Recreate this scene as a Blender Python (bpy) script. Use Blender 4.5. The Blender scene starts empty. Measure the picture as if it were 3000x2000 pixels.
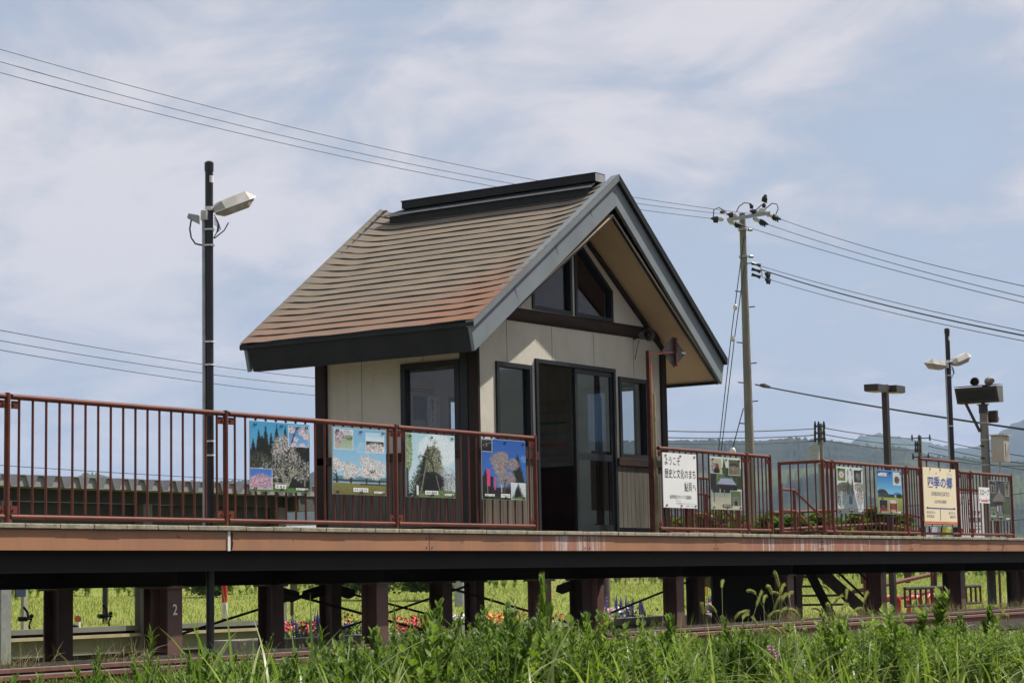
import bpy, math, random
import numpy as np
from mathutils import Vector, Matrix
random.seed(7); rng = np.random.default_rng(7)
S = bpy.context.scene; COL = S.collection
R = math.radians

# ------------------------------------------------------------------ camera, sky, sun, exposure
CAM = Vector((0, -13.85, 0.65))
FPX = 6110.0                                   # focal length in pixels of the 3000 px wide photograph
yaw, pit, rol = .96698, .11358, -.01907
fwd = Vector((math.sin(yaw)*math.cos(pit), math.cos(yaw)*math.cos(pit), math.sin(pit)))
rgt0 = Vector((math.cos(yaw), -math.sin(yaw), 0)); up0 = rgt0.cross(fwd)
rgt = rgt0*math.cos(rol) + up0*math.sin(rol); upv = -rgt0*math.sin(rol) + up0*math.cos(rol)
cd = bpy.data.cameras.new('camera'); cam = bpy.data.objects.new('camera', cd); COL.objects.link(cam)
cam.matrix_world = Matrix(((rgt.x, upv.x, -fwd.x, CAM.x), (rgt.y, upv.y, -fwd.y, CAM.y), (rgt.z, upv.z, -fwd.z, CAM.z), (0, 0, 0, 1)))
cd.sensor_width = 36; cd.lens = FPX/3000*36; cd.clip_start = .1; cd.clip_end = 40000
S.camera = cam
EL, AZ = R(55), R(-33)
SUN = Vector((math.cos(EL)*math.cos(AZ), math.cos(EL)*math.sin(AZ), math.sin(EL)))
sl = bpy.data.lights.new('sun', 'SUN'); sl.energy = 5.0; sl.angle = R(.55); sl.color = (1, .95, .87)
so = bpy.data.objects.new('sun', sl); COL.objects.link(so); so.rotation_euler = (-SUN).to_track_quat('-Z', 'Y').to_euler()
S.view_settings.view_transform = 'Standard'; S.view_settings.look = 'None'
S.view_settings.exposure = 0.5; S.view_settings.gamma = 1
W = bpy.data.worlds.new('World'); S.world = W; W.use_nodes = True
def wn(t, **k):
    n = W.node_tree.nodes.new(t)
    for a, b in k.items(): setattr(n, a, b)
    return n
WL = W.node_tree.links.new; W.node_tree.nodes.clear()
sky = wn('ShaderNodeTexSky', sky_type='NISHITA', sun_disc=False, sun_elevation=EL, sun_rotation=math.atan2(SUN.x, SUN.y))
sky.air_density = 1.0; sky.dust_density = 1.5; sky.ozone_density = 1.2
tc = wn('ShaderNodeTexCoord'); sp = wn('ShaderNodeSeparateXYZ'); WL(tc.outputs['Generated'], sp.inputs[0])
def wm(op, a, b=None):
    n = wn('ShaderNodeMath', operation=op)
    for i, x in enumerate((a, b)):
        if x is None: continue
        if isinstance(x, (int, float)): n.inputs[i].default_value = x
        else: WL(x, n.inputs[i])
    return n.outputs[0]
zz = wm('ADD', wm('MAXIMUM', sp.outputs[2], 0.0), .30)
cb = wn('ShaderNodeCombineXYZ'); WL(wm('DIVIDE', sp.outputs[0], zz), cb.inputs[0]); WL(wm('DIVIDE', sp.outputs[1], zz), cb.inputs[1])
def cloudnoise(scale, detail, rough, loc, dist=.3):
    mp = wn('ShaderNodeMapping'); mp.inputs['Location'].default_value = loc; mp.inputs['Rotation'].default_value = (0, 0, .5)
    mp.inputs['Scale'].default_value = (1.0, .8, 1)
    WL(cb.outputs[0], mp.inputs[0])
    n = wn('ShaderNodeTexNoise'); n.inputs['Scale'].default_value = scale; n.inputs['Detail'].default_value = detail
    n.inputs['Roughness'].default_value = rough; n.inputs['Distortion'].default_value = dist; WL(mp.outputs[0], n.inputs['Vector'])
    return n.outputs['Fac']
def wramp(x, a, b, lo=0., hi=1.):
    n = wn('ShaderNodeMapRange', interpolation_type='SMOOTHSTEP'); WL(x, n.inputs[0])
    for i, q in enumerate((a, b, lo, hi)): n.inputs[i+1].default_value = q
    return n.outputs[0]
big = cloudnoise(1.9, 8, .58, (3.1, 1.7, 0), .25); fine = cloudnoise(6.5, 9, .6, (7.3, 2.2, 0), .5)
mixn = wm('ADD', wm('MULTIPLY', big, .58), wm('MULTIPLY', fine, .42))
cover = wramp(mixn, .36, .55, .68, .97)
glow = wramp(mixn, .43, .60)
ccol = wn('ShaderNodeMix', data_type='RGBA'); WL(glow, ccol.inputs[0])
ccol.inputs[6].default_value = (3.3, 3.62, 4.28, 1); ccol.inputs[7].default_value = (5.6, 5.3, 5.4, 1)
cm = wn('ShaderNodeMix', data_type='RGBA'); WL(cover, cm.inputs[0]); WL(sky.outputs[0], cm.inputs[6]); WL(ccol.outputs[2], cm.inputs[7])
bg = wn('ShaderNodeBackground'); bg.inputs[1].default_value = .1; WL(cm.outputs[2], bg.inputs[0])
wo = wn('ShaderNodeOutputWorld'); WL(bg.outputs[0], wo.inputs[0])
S.cycles.use_denoising = True; S.cycles.max_bounces = 8; S.cycles.transparent_max_bounces = 12

# ------------------------------------------------------------------ helpers
def ray(u, v):
    return (rgt*((u-1500)/FPX) - upv*((v-1000)/FPX) + fwd)
def at(u, v, Y):
    d = ray(u, v); return CAM + d*((Y-CAM.y)/d.y)
def atX(u, v, X):
    d = ray(u, v); return CAM + d*((X-CAM.x)/d.x)
def atD(u, v, D): return CAM + ray(u, v)*D
def pxm(px, D): return px*D/FPX

class MB:
    def __init__(s): s.v = []; s.f = []; s.m = []
    def add(s, vs, fs, m=0):
        o = len(s.v); s.v += [tuple(p) for p in vs]
        for f in fs: s.f.append([i+o for i in f]); s.m.append(m)
    def hexa(s, p, m=0):
        s.add(p, [(0,3,2,1),(4,5,6,7),(0,1,5,4),(1,2,6,5),(2,3,7,6),(3,0,4,7)], m)
    def box(s, x0, x1, y0, y1, z0, z1, m=0):
        s.hexa([(x0,y0,z0),(x1,y0,z0),(x1,y1,z0),(x0,y1,z0),(x0,y0,z1),(x1,y0,z1),(x1,y1,z1),(x0,y1,z1)], m)
    def obox(s, c, ax, ay, az, m=0):
        c, ax, ay, az = Vector(c), Vector(ax), Vector(ay), Vector(az)
        s.hexa([c-ax-ay-az, c+ax-ay-az, c+ax+ay-az, c-ax+ay-az, c-ax-ay+az, c+ax-ay+az, c+ax+ay+az, c-ax+ay+az], m)
    def prism(s, pts, vec, m=0):
        n = len(pts); vec = Vector(vec)
        s.add([Vector(p) for p in pts] + [Vector(p)+vec for p in pts],
              [tuple(range(n-1, -1, -1)), tuple(range(n, 2*n))] + [(i, (i+1) % n, n+(i+1) % n, n+i) for i in range(n)], m)
    def path(s, pts, r, n=8, m=0, cap=True):
        pts = [Vector(p) for p in pts]; rs = r if isinstance(r, (list, tuple)) else [r]*len(pts)
        vs = []; fs = []; d0 = (pts[1]-pts[0]).normalized()
        a = d0.orthogonal().normalized()
        for i, p in enumerate(pts):
            d = (pts[min(i+1, len(pts)-1)]-pts[max(i-1, 0)]).normalized()
            a = (a - d*a.dot(d)).normalized(); b = d.cross(a)
            for k in range(n):
                t = 2*math.pi*k/n; vs.append(p + (a*math.cos(t)+b*math.sin(t))*rs[i])
        for i in range(len(pts)-1):
            for k in range(n): fs.append((i*n+k, i*n+(k+1) % n, (i+1)*n+(k+1) % n, (i+1)*n+k))
        if cap: fs += [tuple(range(n-1, -1, -1)), tuple(range((len(pts)-1)*n, len(pts)*n))]
        s.add(vs, fs, m)
    def cyl(s, p, q, r, n=10, r2=None, m=0): s.path([p, q], [r, r if r2 is None else r2], n, m)
    def ball(s, c, r, n=8, m=0, sc=(1, 1, 1)):
        c = Vector(c); vs = []; fs = []; k = n//2
        for i in range(k+1):
            ph = math.pi*i/k
            for j in range(n):
                t = 2*math.pi*j/n
                vs.append(c+Vector((r*sc[0]*math.sin(ph)*math.cos(t), r*sc[1]*math.sin(ph)*math.sin(t), r*sc[2]*math.cos(ph))))
        for i in range(k):
            for j in range(n): fs.append((i*n+j, (i+1)*n+j, (i+1)*n+(j+1) % n, i*n+(j+1) % n))
        s.add(vs, fs, m)
    def build(s, name, mats, parent=None, smooth=False, bevel=0):
        me = bpy.data.meshes.new(name); me.from_pydata(s.v, [], s.f)
        if not isinstance(mats, (list, tuple)): mats = [mats]
        for q in mats: me.materials.append(q)
        me.polygons.foreach_set('material_index', s.m)
        if smooth: me.polygons.foreach_set('use_smooth', [True]*len(s.f))
        me.update(); o = bpy.data.objects.new(name, me); COL.objects.link(o)
        if smooth: me.set_sharp_from_angle(angle=R(40))
        if bevel:
            b = o.modifiers.new('bevel', 'BEVEL'); b.width = bevel; b.segments = 2; b.limit_method = 'ANGLE'
        if parent: par(o, parent)
        return o
def par(o, p):
    o.parent = p; o.matrix_parent_inverse = Matrix.Translation(-wloc(p))
def wloc(p):
    l = p.location.copy()
    if p.parent: l = l + p.matrix_parent_inverse.translation + wloc(p.parent)
    return l
def tag(o, label, cat, group=None, kind=None):
    if label: o['label'] = label
    if cat: o['category'] = cat
    if group: o['group'] = group
    if kind: o['kind'] = kind
    return o
def thing(name, label, cat, loc, group=None):
    o = bpy.data.objects.new(name, None); COL.objects.link(o); o.location = loc; o.empty_display_size = .2
    return tag(o, label, cat, group)
def struct(o, kind='structure'): o['kind'] = kind; return o
def copy_tree(o, delta):
    c = o.copy(); COL.objects.link(c); c.location = o.location + Vector(delta)
    def rec(src, dst):
        for ch in list(src.children):
            k = ch.copy(); COL.objects.link(k); k.parent = dst; k.matrix_parent_inverse = ch.matrix_parent_inverse.copy(); rec(ch, k)
    rec(o, c); return c
def npmesh(name, V, F, mat, parent=None, attrs=None, smooth=False, matidx=None):
    V = np.asarray(V, np.float32); F = np.asarray(F, np.int32); me = bpy.data.meshes.new(name); k = F.shape[1]
    me.vertices.add(len(V)); me.vertices.foreach_set('co', V.ravel())
    me.loops.add(F.size); me.loops.foreach_set('vertex_index', F.ravel())
    me.polygons.add(len(F)); me.polygons.foreach_set('loop_start', np.arange(0, F.size, k, dtype=np.int32))
    for q in (mat if isinstance(mat, (list, tuple)) else [mat]): me.materials.append(q)
    if matidx is not None: me.polygons.foreach_set('material_index', np.asarray(matidx, np.int32))
    me.polygons.foreach_set('use_smooth', np.full(len(F), smooth, bool))
    for an, av in (attrs or {}).items():
        a = me.attributes.new(an, 'FLOAT', 'POINT'); a.data.foreach_set('value', np.asarray(av, np.float32))
    me.update(calc_edges=True); me.validate()
    o = bpy.data.objects.new(name, me); COL.objects.link(o)
    if parent: par(o, parent)
    return o

# ------------------------------------------------------------------ materials
class NT:
    def __init__(s, name):
        s.mat = bpy.data.materials.new(name); s.mat.use_nodes = True; s.t = s.mat.node_tree; s.t.nodes.clear()
        s.out = s.n('ShaderNodeOutputMaterial'); s.co = s.n('ShaderNodeTexCoord').outputs['Object']
    def n(s, t, **k):
        q = s.t.nodes.new(t)
        for a, b in k.items(): setattr(q, a, b)
        return q
    def l(s, a, b): s.t.links.new(a, b)
    def noise(s, scale, detail=4, rough=.55, stretch=(1, 1, 1)):
        mp = s.n('ShaderNodeMapping'); mp.inputs['Scale'].default_value = stretch; s.l(s.co, mp.inputs[0])
        q = s.n('ShaderNodeTexNoise'); q.inputs['Scale'].default_value = scale; q.inputs['Detail'].default_value = detail
        q.inputs['Roughness'].default_value = rough; s.l(mp.outputs[0], q.inputs['Vector']); return q.outputs['Fac']
    def ramp(s, x, a, b, lo=0., hi=1.):
        q = s.n('ShaderNodeMapRange', interpolation_type='SMOOTHSTEP')
        if isinstance(x, float): q.inputs[0].default_value = x
        else: s.l(x, q.inputs[0])
        for i, w in enumerate((a, b, lo, hi)): q.inputs[i+1].default_value = w
        return q.outputs[0]
    def mix(s, f, a, b, mode='MIX'):
        q = s.n('ShaderNodeMix', data_type='RGBA', blend_type=mode)
        for i, x in ((0, f), (6, a), (7, b)):
            if isinstance(x, (int, float)): q.inputs[i].default_value = x
            elif isinstance(x, tuple): q.inputs[i].default_value = (*x, 1)
            else: s.l(x, q.inputs[i])
        return q.outputs[2]
    def math(s, op, a, b=0.):
        q = s.n('ShaderNodeMath', operation=op)
        for i, x in enumerate((a, b)):
            if isinstance(x, (int, float)): q.inputs[i].default_value = x
            else: s.l(x, q.inputs[i])
        return q.outputs[0]
    def xyz(s):
        q = s.n('ShaderNodeSeparateXYZ'); s.l(s.co, q.inputs[0]); return q.outputs
    def attr(s, name): return s.n('ShaderNodeAttribute', attribute_name=name).outputs['Fac']
    def pbsdf(s, col, rough=.6, metal=0., bump=None, bd=.01, spec=.5):
        p = s.n('ShaderNodeBsdfPrincipled')
        if isinstance(col, tuple): p.inputs['Base Color'].default_value = (*col, 1)
        else: s.l(col, p.inputs['Base Color'])
        if isinstance(rough, (int, float)): p.inputs['Roughness'].default_value = rough
        else: s.l(rough, p.inputs['Roughness'])
        p.inputs['Metallic'].default_value = metal; p.inputs['Specular IOR Level'].default_value = spec
        if bump is not None:
            b = s.n('ShaderNodeBump'); b.inputs['Distance'].default_value = bd; b.inputs['Strength'].default_value = 1
            s.l(bump, b.inputs['Height']); s.l(b.outputs[0], p.inputs['Normal'])
        return p
    def fin(s, sh): s.l(sh.outputs[0], s.out.inputs[0]); return s.mat
def pm(name, c1, c2=None, scale=6, rough=.6, metal=0., bump=0., bscale=40, stretch=(1, 1, 1), spec=.4, dirt=.0):
    t = NT(name); c2 = c2 or tuple(x*.78 for x in c1)
    col = t.mix(t.ramp(t.noise(scale, 6, .6, stretch), .35, .68), c1, c2)
    if dirt: col = t.mix(t.math('MULTIPLY', t.ramp(t.noise(scale*.37+1.3, 8, .7, stretch), .52, .72), dirt), col, tuple(x*.45 for x in c1))
    return t.fin(t.pbsdf(col, rough, metal, t.noise(bscale, 4) if bump else None, bump, spec))
def leafmat(name, c1, c2, c3, tipc=None, trans=.35, rough=.45):
    t = NT(name); r = t.attr('rnd')
    col = t.mix(t.ramp(r, 0., .55), c1, c2); col = t.mix(t.ramp(r, .6, 1.), col, c3)
    if tipc: col = t.mix(t.math('MULTIPLY', t.ramp(t.attr('tip'), .85, 1.1), .5), col, tipc)
    p = t.pbsdf(col, rough, 0, None, 0, .22); tr = t.n('ShaderNodeBsdfTranslucent'); t.l(t.mix(1., col, (1.0, 1.15, .5), 'MULTIPLY'), tr.inputs[0])
    m = t.n('ShaderNodeMixShader'); m.inputs[0].default_value = trans; t.l(p.outputs[0], m.inputs[1]); t.l(tr.outputs[0], m.inputs[2]); return t.fin(m)
def glassmat(name, tint, gl=.06, rough=.02):
    t = NT(name); f = t.n('ShaderNodeFresnel'); f.inputs[0].default_value = 1.52
    fac = t.math('MULTIPLY', t.math('ADD', f.outputs[0], gl), t.math('SUBTRACT', 1.0, t.n('ShaderNodeNewGeometry').outputs['Backfacing']))
    a = t.n('ShaderNodeBsdfTransparent'); a.inputs[0].default_value = (*tint, 1); b = t.n('ShaderNodeBsdfGlossy'); b.inputs['Roughness'].default_value = rough
    m = t.n('ShaderNodeMixShader'); t.l(fac, m.inputs[0]); t.l(a.outputs[0], m.inputs[1]); t.l(b.outputs[0], m.inputs[2]); return t.fin(m)

M = {}
def stucco():
    t = NT('cream_stucco'); z = t.xyz()[2]
    col = t.mix(t.ramp(t.noise(2.4, 6, .6), .35, .68), (.65, .61, .515), (.59, .55, .455))
    st = t.math('MULTIPLY', t.ramp(t.noise(7, 6, .65, (1, 1, .05)), .52, .76), .22)
    col = t.mix(st, col, (.33, .29, .225)); low = t.math('MULTIPLY', t.ramp(z, 2.75, 2.22), t.ramp(t.noise(3.1, 6, .7, (1, 1, .25)), .35, .7, 0, .5))
    col = t.mix(low, col, (.36, .33, .27)); col = t.mix(t.ramp(t.noise(140, 2, .5), .60, .75, 0, .35), col, (.38, .35, .29))
    return t.fin(t.pbsdf(col, .9, 0, t.noise(85, 5, .65), .02, .15))
M['cream'] = stucco()
M['shedd'] = pm('shaded_shed_panel', (.075, .075, .066), (.06, .06, .053), 2, .7)  # darker copy of the shed grey, shade under the eave put into its colour
M['cream_in'] = pm('interior_plaster', (.42, .38, .30), None, 3, .85)
M['joint'] = pm('joint_line', (.14, .13, .11), None, 8, .8)
M['wood'] = pm('dark_stained_wood', (.030, .019, .014), (.014, .009, .007), 7, .65, bump=.004, bscale=18, stretch=(1, 1, .08), spec=.2)
M['woodx'] = pm('dark_stained_beam', (.042, .022, .015), (.018, .010, .008), 7, .65, bump=.004, bscale=18, stretch=(.08, 1, 1), spec=.2)
M['wains'] = pm('grey_brown_siding', (.125, .112, .09), (.08, .072, .058), 9, .75, stretch=(3, 3, .2), spec=.2)
M['black'] = pm('black_aluminium', (.010, .012, .014), (.014, .016, .018), 5, .42, spec=.3)
M['wainsd'] = pm('siding_groove', (.035, .031, .026), None, 9, .8)
M['dkmetal'] = pm('charcoal_metal', (.010, .011, .012), (.016, .017, .018), 3, .55, spec=.25)
M['barge'] = pm('blue_grey_metal', (.19, .215, .228), (.16, .18, .192), 2.2, .55, metal=0., dirt=.25, spec=.3)
M['soffit'] = pm('tan_soffit', (.58, .43, .26), (.52, .38, .225), 1.6, .8)
M['redin'] = pm('red_brown_interior', (.085, .024, .014), (.06, .018, .011), 4, .6)
M['glass'] = glassmat('window_glass', (.88, .90, .91), .03)
M['glassd'] = glassmat('door_glass', (.55, .60, .64), .13)
M['red'] = pm('red_brown_paint', (.135, .034, .019), (.095, .024, .014), 5, .52, bump=.001, bscale=120, dirt=.55, spec=.3)
M['redrust'] = pm('old_red_paint', (.105, .032, .019), (.065, .018, .012), 14, .6, dirt=.6, spec=.25)
M['steelbrn'] = pm('brown_steel', (.125, .066, .052), (.085, .046, .037), 3, .55, dirt=.4)
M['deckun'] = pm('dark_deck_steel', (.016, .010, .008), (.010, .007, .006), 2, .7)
M['deck'] = pm('platform_surface', (.30, .29, .27), None, 6, .9)
M['coping'] = pm('mossy_concrete', (.33, .295, .215), (.19, .17, .115), 9, .9, bump=.006, bscale=50, dirt=.45)
M['pole'] = pm('black_pole_paint', (.012, .011, .011), (.018, .016, .015), 4, .32)
M['white'] = pm('white_enamel', (.72, .71, .67), (.60, .59, .55), 5, .4, dirt=.2)
M['lampw'] = pm('aged_white_lamp', (.48, .47, .44), (.36, .34, .30), 6, .45, dirt=.3)
M['lens'] = pm('yellowed_lens', (.42, .38, .28), (.30, .26, .18), 12, .3)
M['grey'] = pm('grey_galvanised', (.34, .35, .35), (.26, .27, .27), 8, .45, metal=.3)
M['concrete'] = pm('pole_concrete', (.20, .185, .158), (.15, .138, .118), 3, .85, stretch=(1, 1, .3))
M['wire'] = pm('wire_black', (.03, .03, .032), None, 4, .6)
M['insul'] = pm('insulator_black', (.014, .014, .015), None, 4, .45)
M['porc'] = pm('porcelain', (.6, .57, .52), None, 4, .3)
M['ivory'] = pm('ivory_sign_paint', (.78, .68, .47), (.74, .64, .43), 2, .5)
M['paper'] = pm('white_board', (.74, .74, .71), (.70, .70, .67), 3, .5)
M['ink'] = pm('black_ink', (.018, .018, .02), None, 3, .6)
M['inkg'] = pm('grey_ink', (.30, .30, .31), None, 3, .6)
M['blue'] = pm('blue_ink', (.05, .11, .36), None, 3, .5)
M['inkb'] = pm('slate_ink', (.16, .17, .24), None, 3, .5)
M['orange'] = pm('orange_stripe', (.62, .22, .05), None, 3, .5)
M['crim'] = pm('crimson_stripe', (.48, .025, .075), None, 3, .5)
M['teal'] = pm('teal_stripe', (.02, .22, .15), None, 3, .5)
M['redink'] = pm('red_ink', (.50, .03, .03), None, 3, .5)
M['pinkink'] = pm('faded_red_ink', (.60, .16, .17), None, 3, .5)
M['tanpipe'] = pm('tan_drainpipe', (.30, .235, .12), (.22, .175, .09), 5, .5)
M['oldrust'] = pm('rusted_post', (.32, .13, .06), (.07, .022, .017), 9, .7, stretch=(1, 1, .25))
M['horn'] = pm('horn_grey', (.17, .15, .115), (.11, .10, .08), 6, .5)
M['beige'] = pm('beige_cabinet', (.40, .36, .29), (.36, .32, .26), 3, .5)
M['dkbrown'] = pm('brown_anodised', (.035, .024, .019), None, 4, .4)
M['displayend'] = pm('grey_display_end', (.15, .145, .14), None, 4, .5)
M['dkplate'] = pm('smoked_plate', (.10, .085, .08), None, 4, .5)
M['shed'] = pm('grey_shed_steel', (.19, .185, .16), (.155, .152, .135), 2, .6)
M['shedroof'] = pm('pale_roof_sheet', (.30, .30, .29), (.25, .25, .24), 2, .55)
M['rail'] = pm('rail_rust', (.19, .082, .050), (.13, .056, .036), 12, .7)
M['railtop'] = pm('rail_polish', (.50, .44, .42), None, 8, .35, metal=.5)
M['stone'] = pm('planter_concrete', (.33, .31, .27), (.22, .205, .17), 5, .9, bump=.008, bscale=30, dirt=.5)
M['redw'] = pm('signal_red', (.50, .045, .02), None, 4, .45)
M['yellow'] = pm('yellow_guard', (.62, .38, .05), None, 4, .5)
M['orangeR'] = pm('amber_reflector', (.75, .16, .015), None, 20, .25)
M['bird'] = pm('crow_feather', (.010, .010, .012), None, 10, .4)
M['skin_n'] = pm('navy_panel', (.02, .03, .06), None, 3, .5)
M['bark'] = pm('bark', (.10, .075, .05), None, 8, .9)
M['siding'] = pm('pale_siding', (.40, .40, .40), None, 3, .7)
M['bluroof'] = pm('dark_blue_roof', (.035, .045, .075), None, 3, .5)

def roof_material():
    t = NT('weathered_roof'); x = t.xyz(); z = x[2]; y = x[1]
    n1 = t.noise(1.6, 7, .65, (1, .5, 1)); n2 = t.noise(9, 5, .6, (1, .35, 1))
    olive = t.mix(t.ramp(n2, .3, .7), (.225, .175, .122), (.172, .142, .106))
    low = t.ramp(z, 4.75, 3.65); front = t.math('MULTIPLY', t.ramp(y, 1.3, .25), t.ramp(z, 5.3, 4.2))
    f = t.math('ADD', t.math('MULTIPLY', low, .55), t.math('MULTIPLY', front, .38))
    f = t.ramp(t.math('MULTIPLY', f, t.math('ADD', n1, .45)), .15, .85)
    col = t.mix(f, olive, t.mix(n2, (.27, .135, .08), (.225, .122, .078)))
    grey = t.math('MULTIPLY', t.ramp(y, .40, .0), .55); grey2 = t.math('MULTIPLY', t.ramp(y, 3.4, 3.75), .4)
    col = t.mix(t.math('MAXIMUM', t.math('MULTIPLY', grey, t.ramp(f, 1., .3)), grey2), col, (.15, .15, .135))
    return t.fin(t.pbsdf(col, .62, 0, n2, .002, .22))
M['roof'] = roof_material()
def fascia_material():
    t = NT('stained_fascia'); x = t.xyz()
    st = t.noise(9, 6, .65, (1, 1, .06)); n = t.noise(2.3, 5, .6, (1, 1, .3)); fine = t.noise(26, 6, .7, (1, 1, .05))
    col = t.mix(t.ramp(n, .35, .7), (.36, .172, .085), (.30, .148, .085))
    col = t.mix(t.math('MULTIPLY', t.ramp(st, .52, .72), .45), col, (.20, .13, .10))
    def band(a, b): return t.math('MULTIPLY', t.ramp(x[0], a, a+.12), t.ramp(x[0], b, b-.12))
    msk = t.math('MAXIMUM', band(20.42, 22.15), band(25.65, 31.0))
    col = t.mix(t.math('MULTIPLY', msk, t.ramp(fine, .35, .6, .1, .7)), col, (.33, .13, .10))
    col = t.mix(t.math('MULTIPLY', msk, t.ramp(t.noise(13, 6, .72, (1, 1, .05)), .50, .62, 0, .85)), col, (.50, .46, .42))
    sp = t.ramp(t.noise(7, 2, .5), .70, .74)
    col = t.mix(t.math('MULTIPLY', sp, .6), col, (.13, .05, .03))
    col = t.mix(t.math('MULTIPLY', t.ramp(x[2], 1.115, 1.155), .0), col, (.2, .1, .08))
    return t.fin(t.pbsdf(col, .55, 0, None, 0, .4))
M['fascia'] = fascia_material()

def text(name, body, w, h, mat, o, xd, yd, parent=None, bold=0., nrm=None, lift=.003):
    """lettering as a thin mesh that fills a w x h rectangle whose lower left corner is o"""
    c = bpy.data.curves.new(name, 'FONT'); c.body = body; c.size = 1; c.offset = bold; c.resolution_u = 2; c.space_line = 1.0
    c.align_x = 'CENTER'
    tmp = bpy.data.objects.new(name, c); COL.objects.link(tmp)
    me = bpy.data.meshes.new_from_object(tmp.evaluated_get(bpy.context.evaluated_depsgraph_get()))
    bpy.data.objects.remove(tmp); bpy.data.curves.remove(c); me.name = name
    co = np.empty(len(me.vertices)*3, np.float32); me.vertices.foreach_get('co', co); co = co.reshape(-1, 3)
    mn, mx = co.min(0), co.max(0); xd, yd, o = Vector(xd), Vector(yd), Vector(o)
    n = xd.cross(yd) if nrm is None else Vector(nrm)
    a = (co[:, 0]-mn[0])/max(mx[0]-mn[0], 1e-6)*w; b = (co[:, 1]-mn[1])/max(mx[1]-mn[1], 1e-6)*h
    P = np.array(o)+np.array(n)*lift + a[:, None]*np.array(xd) + b[:, None]*np.array(yd)
    me.vertices.foreach_set('co', P.astype(np.float32).ravel()); me.materials.clear(); me.materials.append(mat); me.update()
    ob = bpy.data.objects.new(name, me); COL.objects.link(ob)
    if parent: par(ob, parent)
    return ob
XD, ZD = Vector((1, 0, 0)), Vector((0, 0, 1))

# ------------------------------------------------------------------ ground, track, hills
PROF = [(-6000, -1.0), (-60, -1.0), (-12.6, -1.0), (-11.4, -.75), (-9.9, -.16), (-8.0, -.15), (-5.0, -.26), (-3.2, -.30), (-2.7, -.18), (-.5, -.12),
        (.2, 0), (.9, -.10), (2.2, -.25), (5.2, -.40), (8.0, -.50), (8.6, -.52), (9.4, -.80), (14, -.80), (22, -.32), (32, .05), (41, .30), (45.5, .68), (52, .66), (300, .60), (9000, .55)]
def gz(Y):
    return np.interp(Y, [p[0] for p in PROF], [p[1] for p in PROF])
def ground():
    xs = [-6000, -800, -100, -20, 0, 10, 20, 30, 40, 60, 90, 140, 250, 500, 1200, 9000]; ys = [p[0] for p in PROF]
    V = [(x, y, z) for y, z in PROF for x in xs]; n = len(xs)
    F = [(j*n+i, j*n+i+1, (j+1)*n+i+1, (j+1)*n+i) for j in range(len(ys)-1) for i in range(n-1)]
    t = NT('ground_soil'); y = t.xyz()[1]; n1 = t.noise(.8, 8, .65); n2 = t.noise(9, 6, .7)
    soil = t.mix(n2, (.045, .035, .022), (.10, .08, .055)); green = t.mix(t.ramp(n1, .3, .7), (.16, .20, .028), (.21, .22, .045))
    dry = t.mix(n2, (.20, .16, .09), (.13, .10, .06))
    col = t.mix(t.ramp(y, 5.0, 7.0), t.mix(t.ramp(y, -2.9, -2.3), soil, dry), green)
    col = t.mix(t.math('MULTIPLY', t.ramp(t.noise(.18, 4, .6, (.4, 1.6, 1)), .55, .66), t.ramp(y, 5., 9.)), col, (.21, .18, .075))
    struct(npmesh('ground', V, F, t.fin(t.pbsdf(col, .9, 0, n2, .03, .2))))
ground()
t = NT('ballast_stone'); vv = t.n('ShaderNodeTexVoronoi'); vv.inputs['Scale'].default_value = 18; t.l(t.co, vv.inputs['Vector'])
M['ballast'] = t.fin(t.pbsdf(t.mix(vv.outputs['Distance'], (.014, .010, .008), (.055, .040, .030)), .9, 0, vv.outputs['Distance'], .05, .2))
b = MB(); b.hexa([(-40, -2.75, -.17), (140, -2.75, -.17), (140, .12, .0), (-40, .12, .0), (-40, -2.65, -.105), (140, -2.65, -.105), (140, .05, .012), (-40, .05, .012)])
struct(b.build('ballast', M['ballast']))
def rail(Yc, label):
    th = thing('railway_rail', label, 'rail', (20, Yc, -.12), 'rails of the single track'); zt = .02
    pts = [(-.0635, -.14), (.0635, -.14), (.0635, -.128), (.010, -.112), (.010, -.045), (.0325, -.034), (.0325, -.004), (-.0325, -.004), (-.0325, -.034), (-.010, -.045), (-.010, -.112), (-.0635, -.128)]
    b = MB(); b.prism([(-40, Yc+p[0], zt+p[1]) for p in pts], (180, 0, 0)); b.build('rail_body', M['rail'], th)
    b = MB(); b.box(-40, 140, Yc-.031, Yc+.031, zt-.004, zt); b.build('running_surface', M['railtop'], th)
rail(-.95, 'rusty rail nearer the platform with the brighter worn running surface')
rail(-2.02, 'rusty rail of the track farther from the platform, half hidden by weeds')

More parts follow.
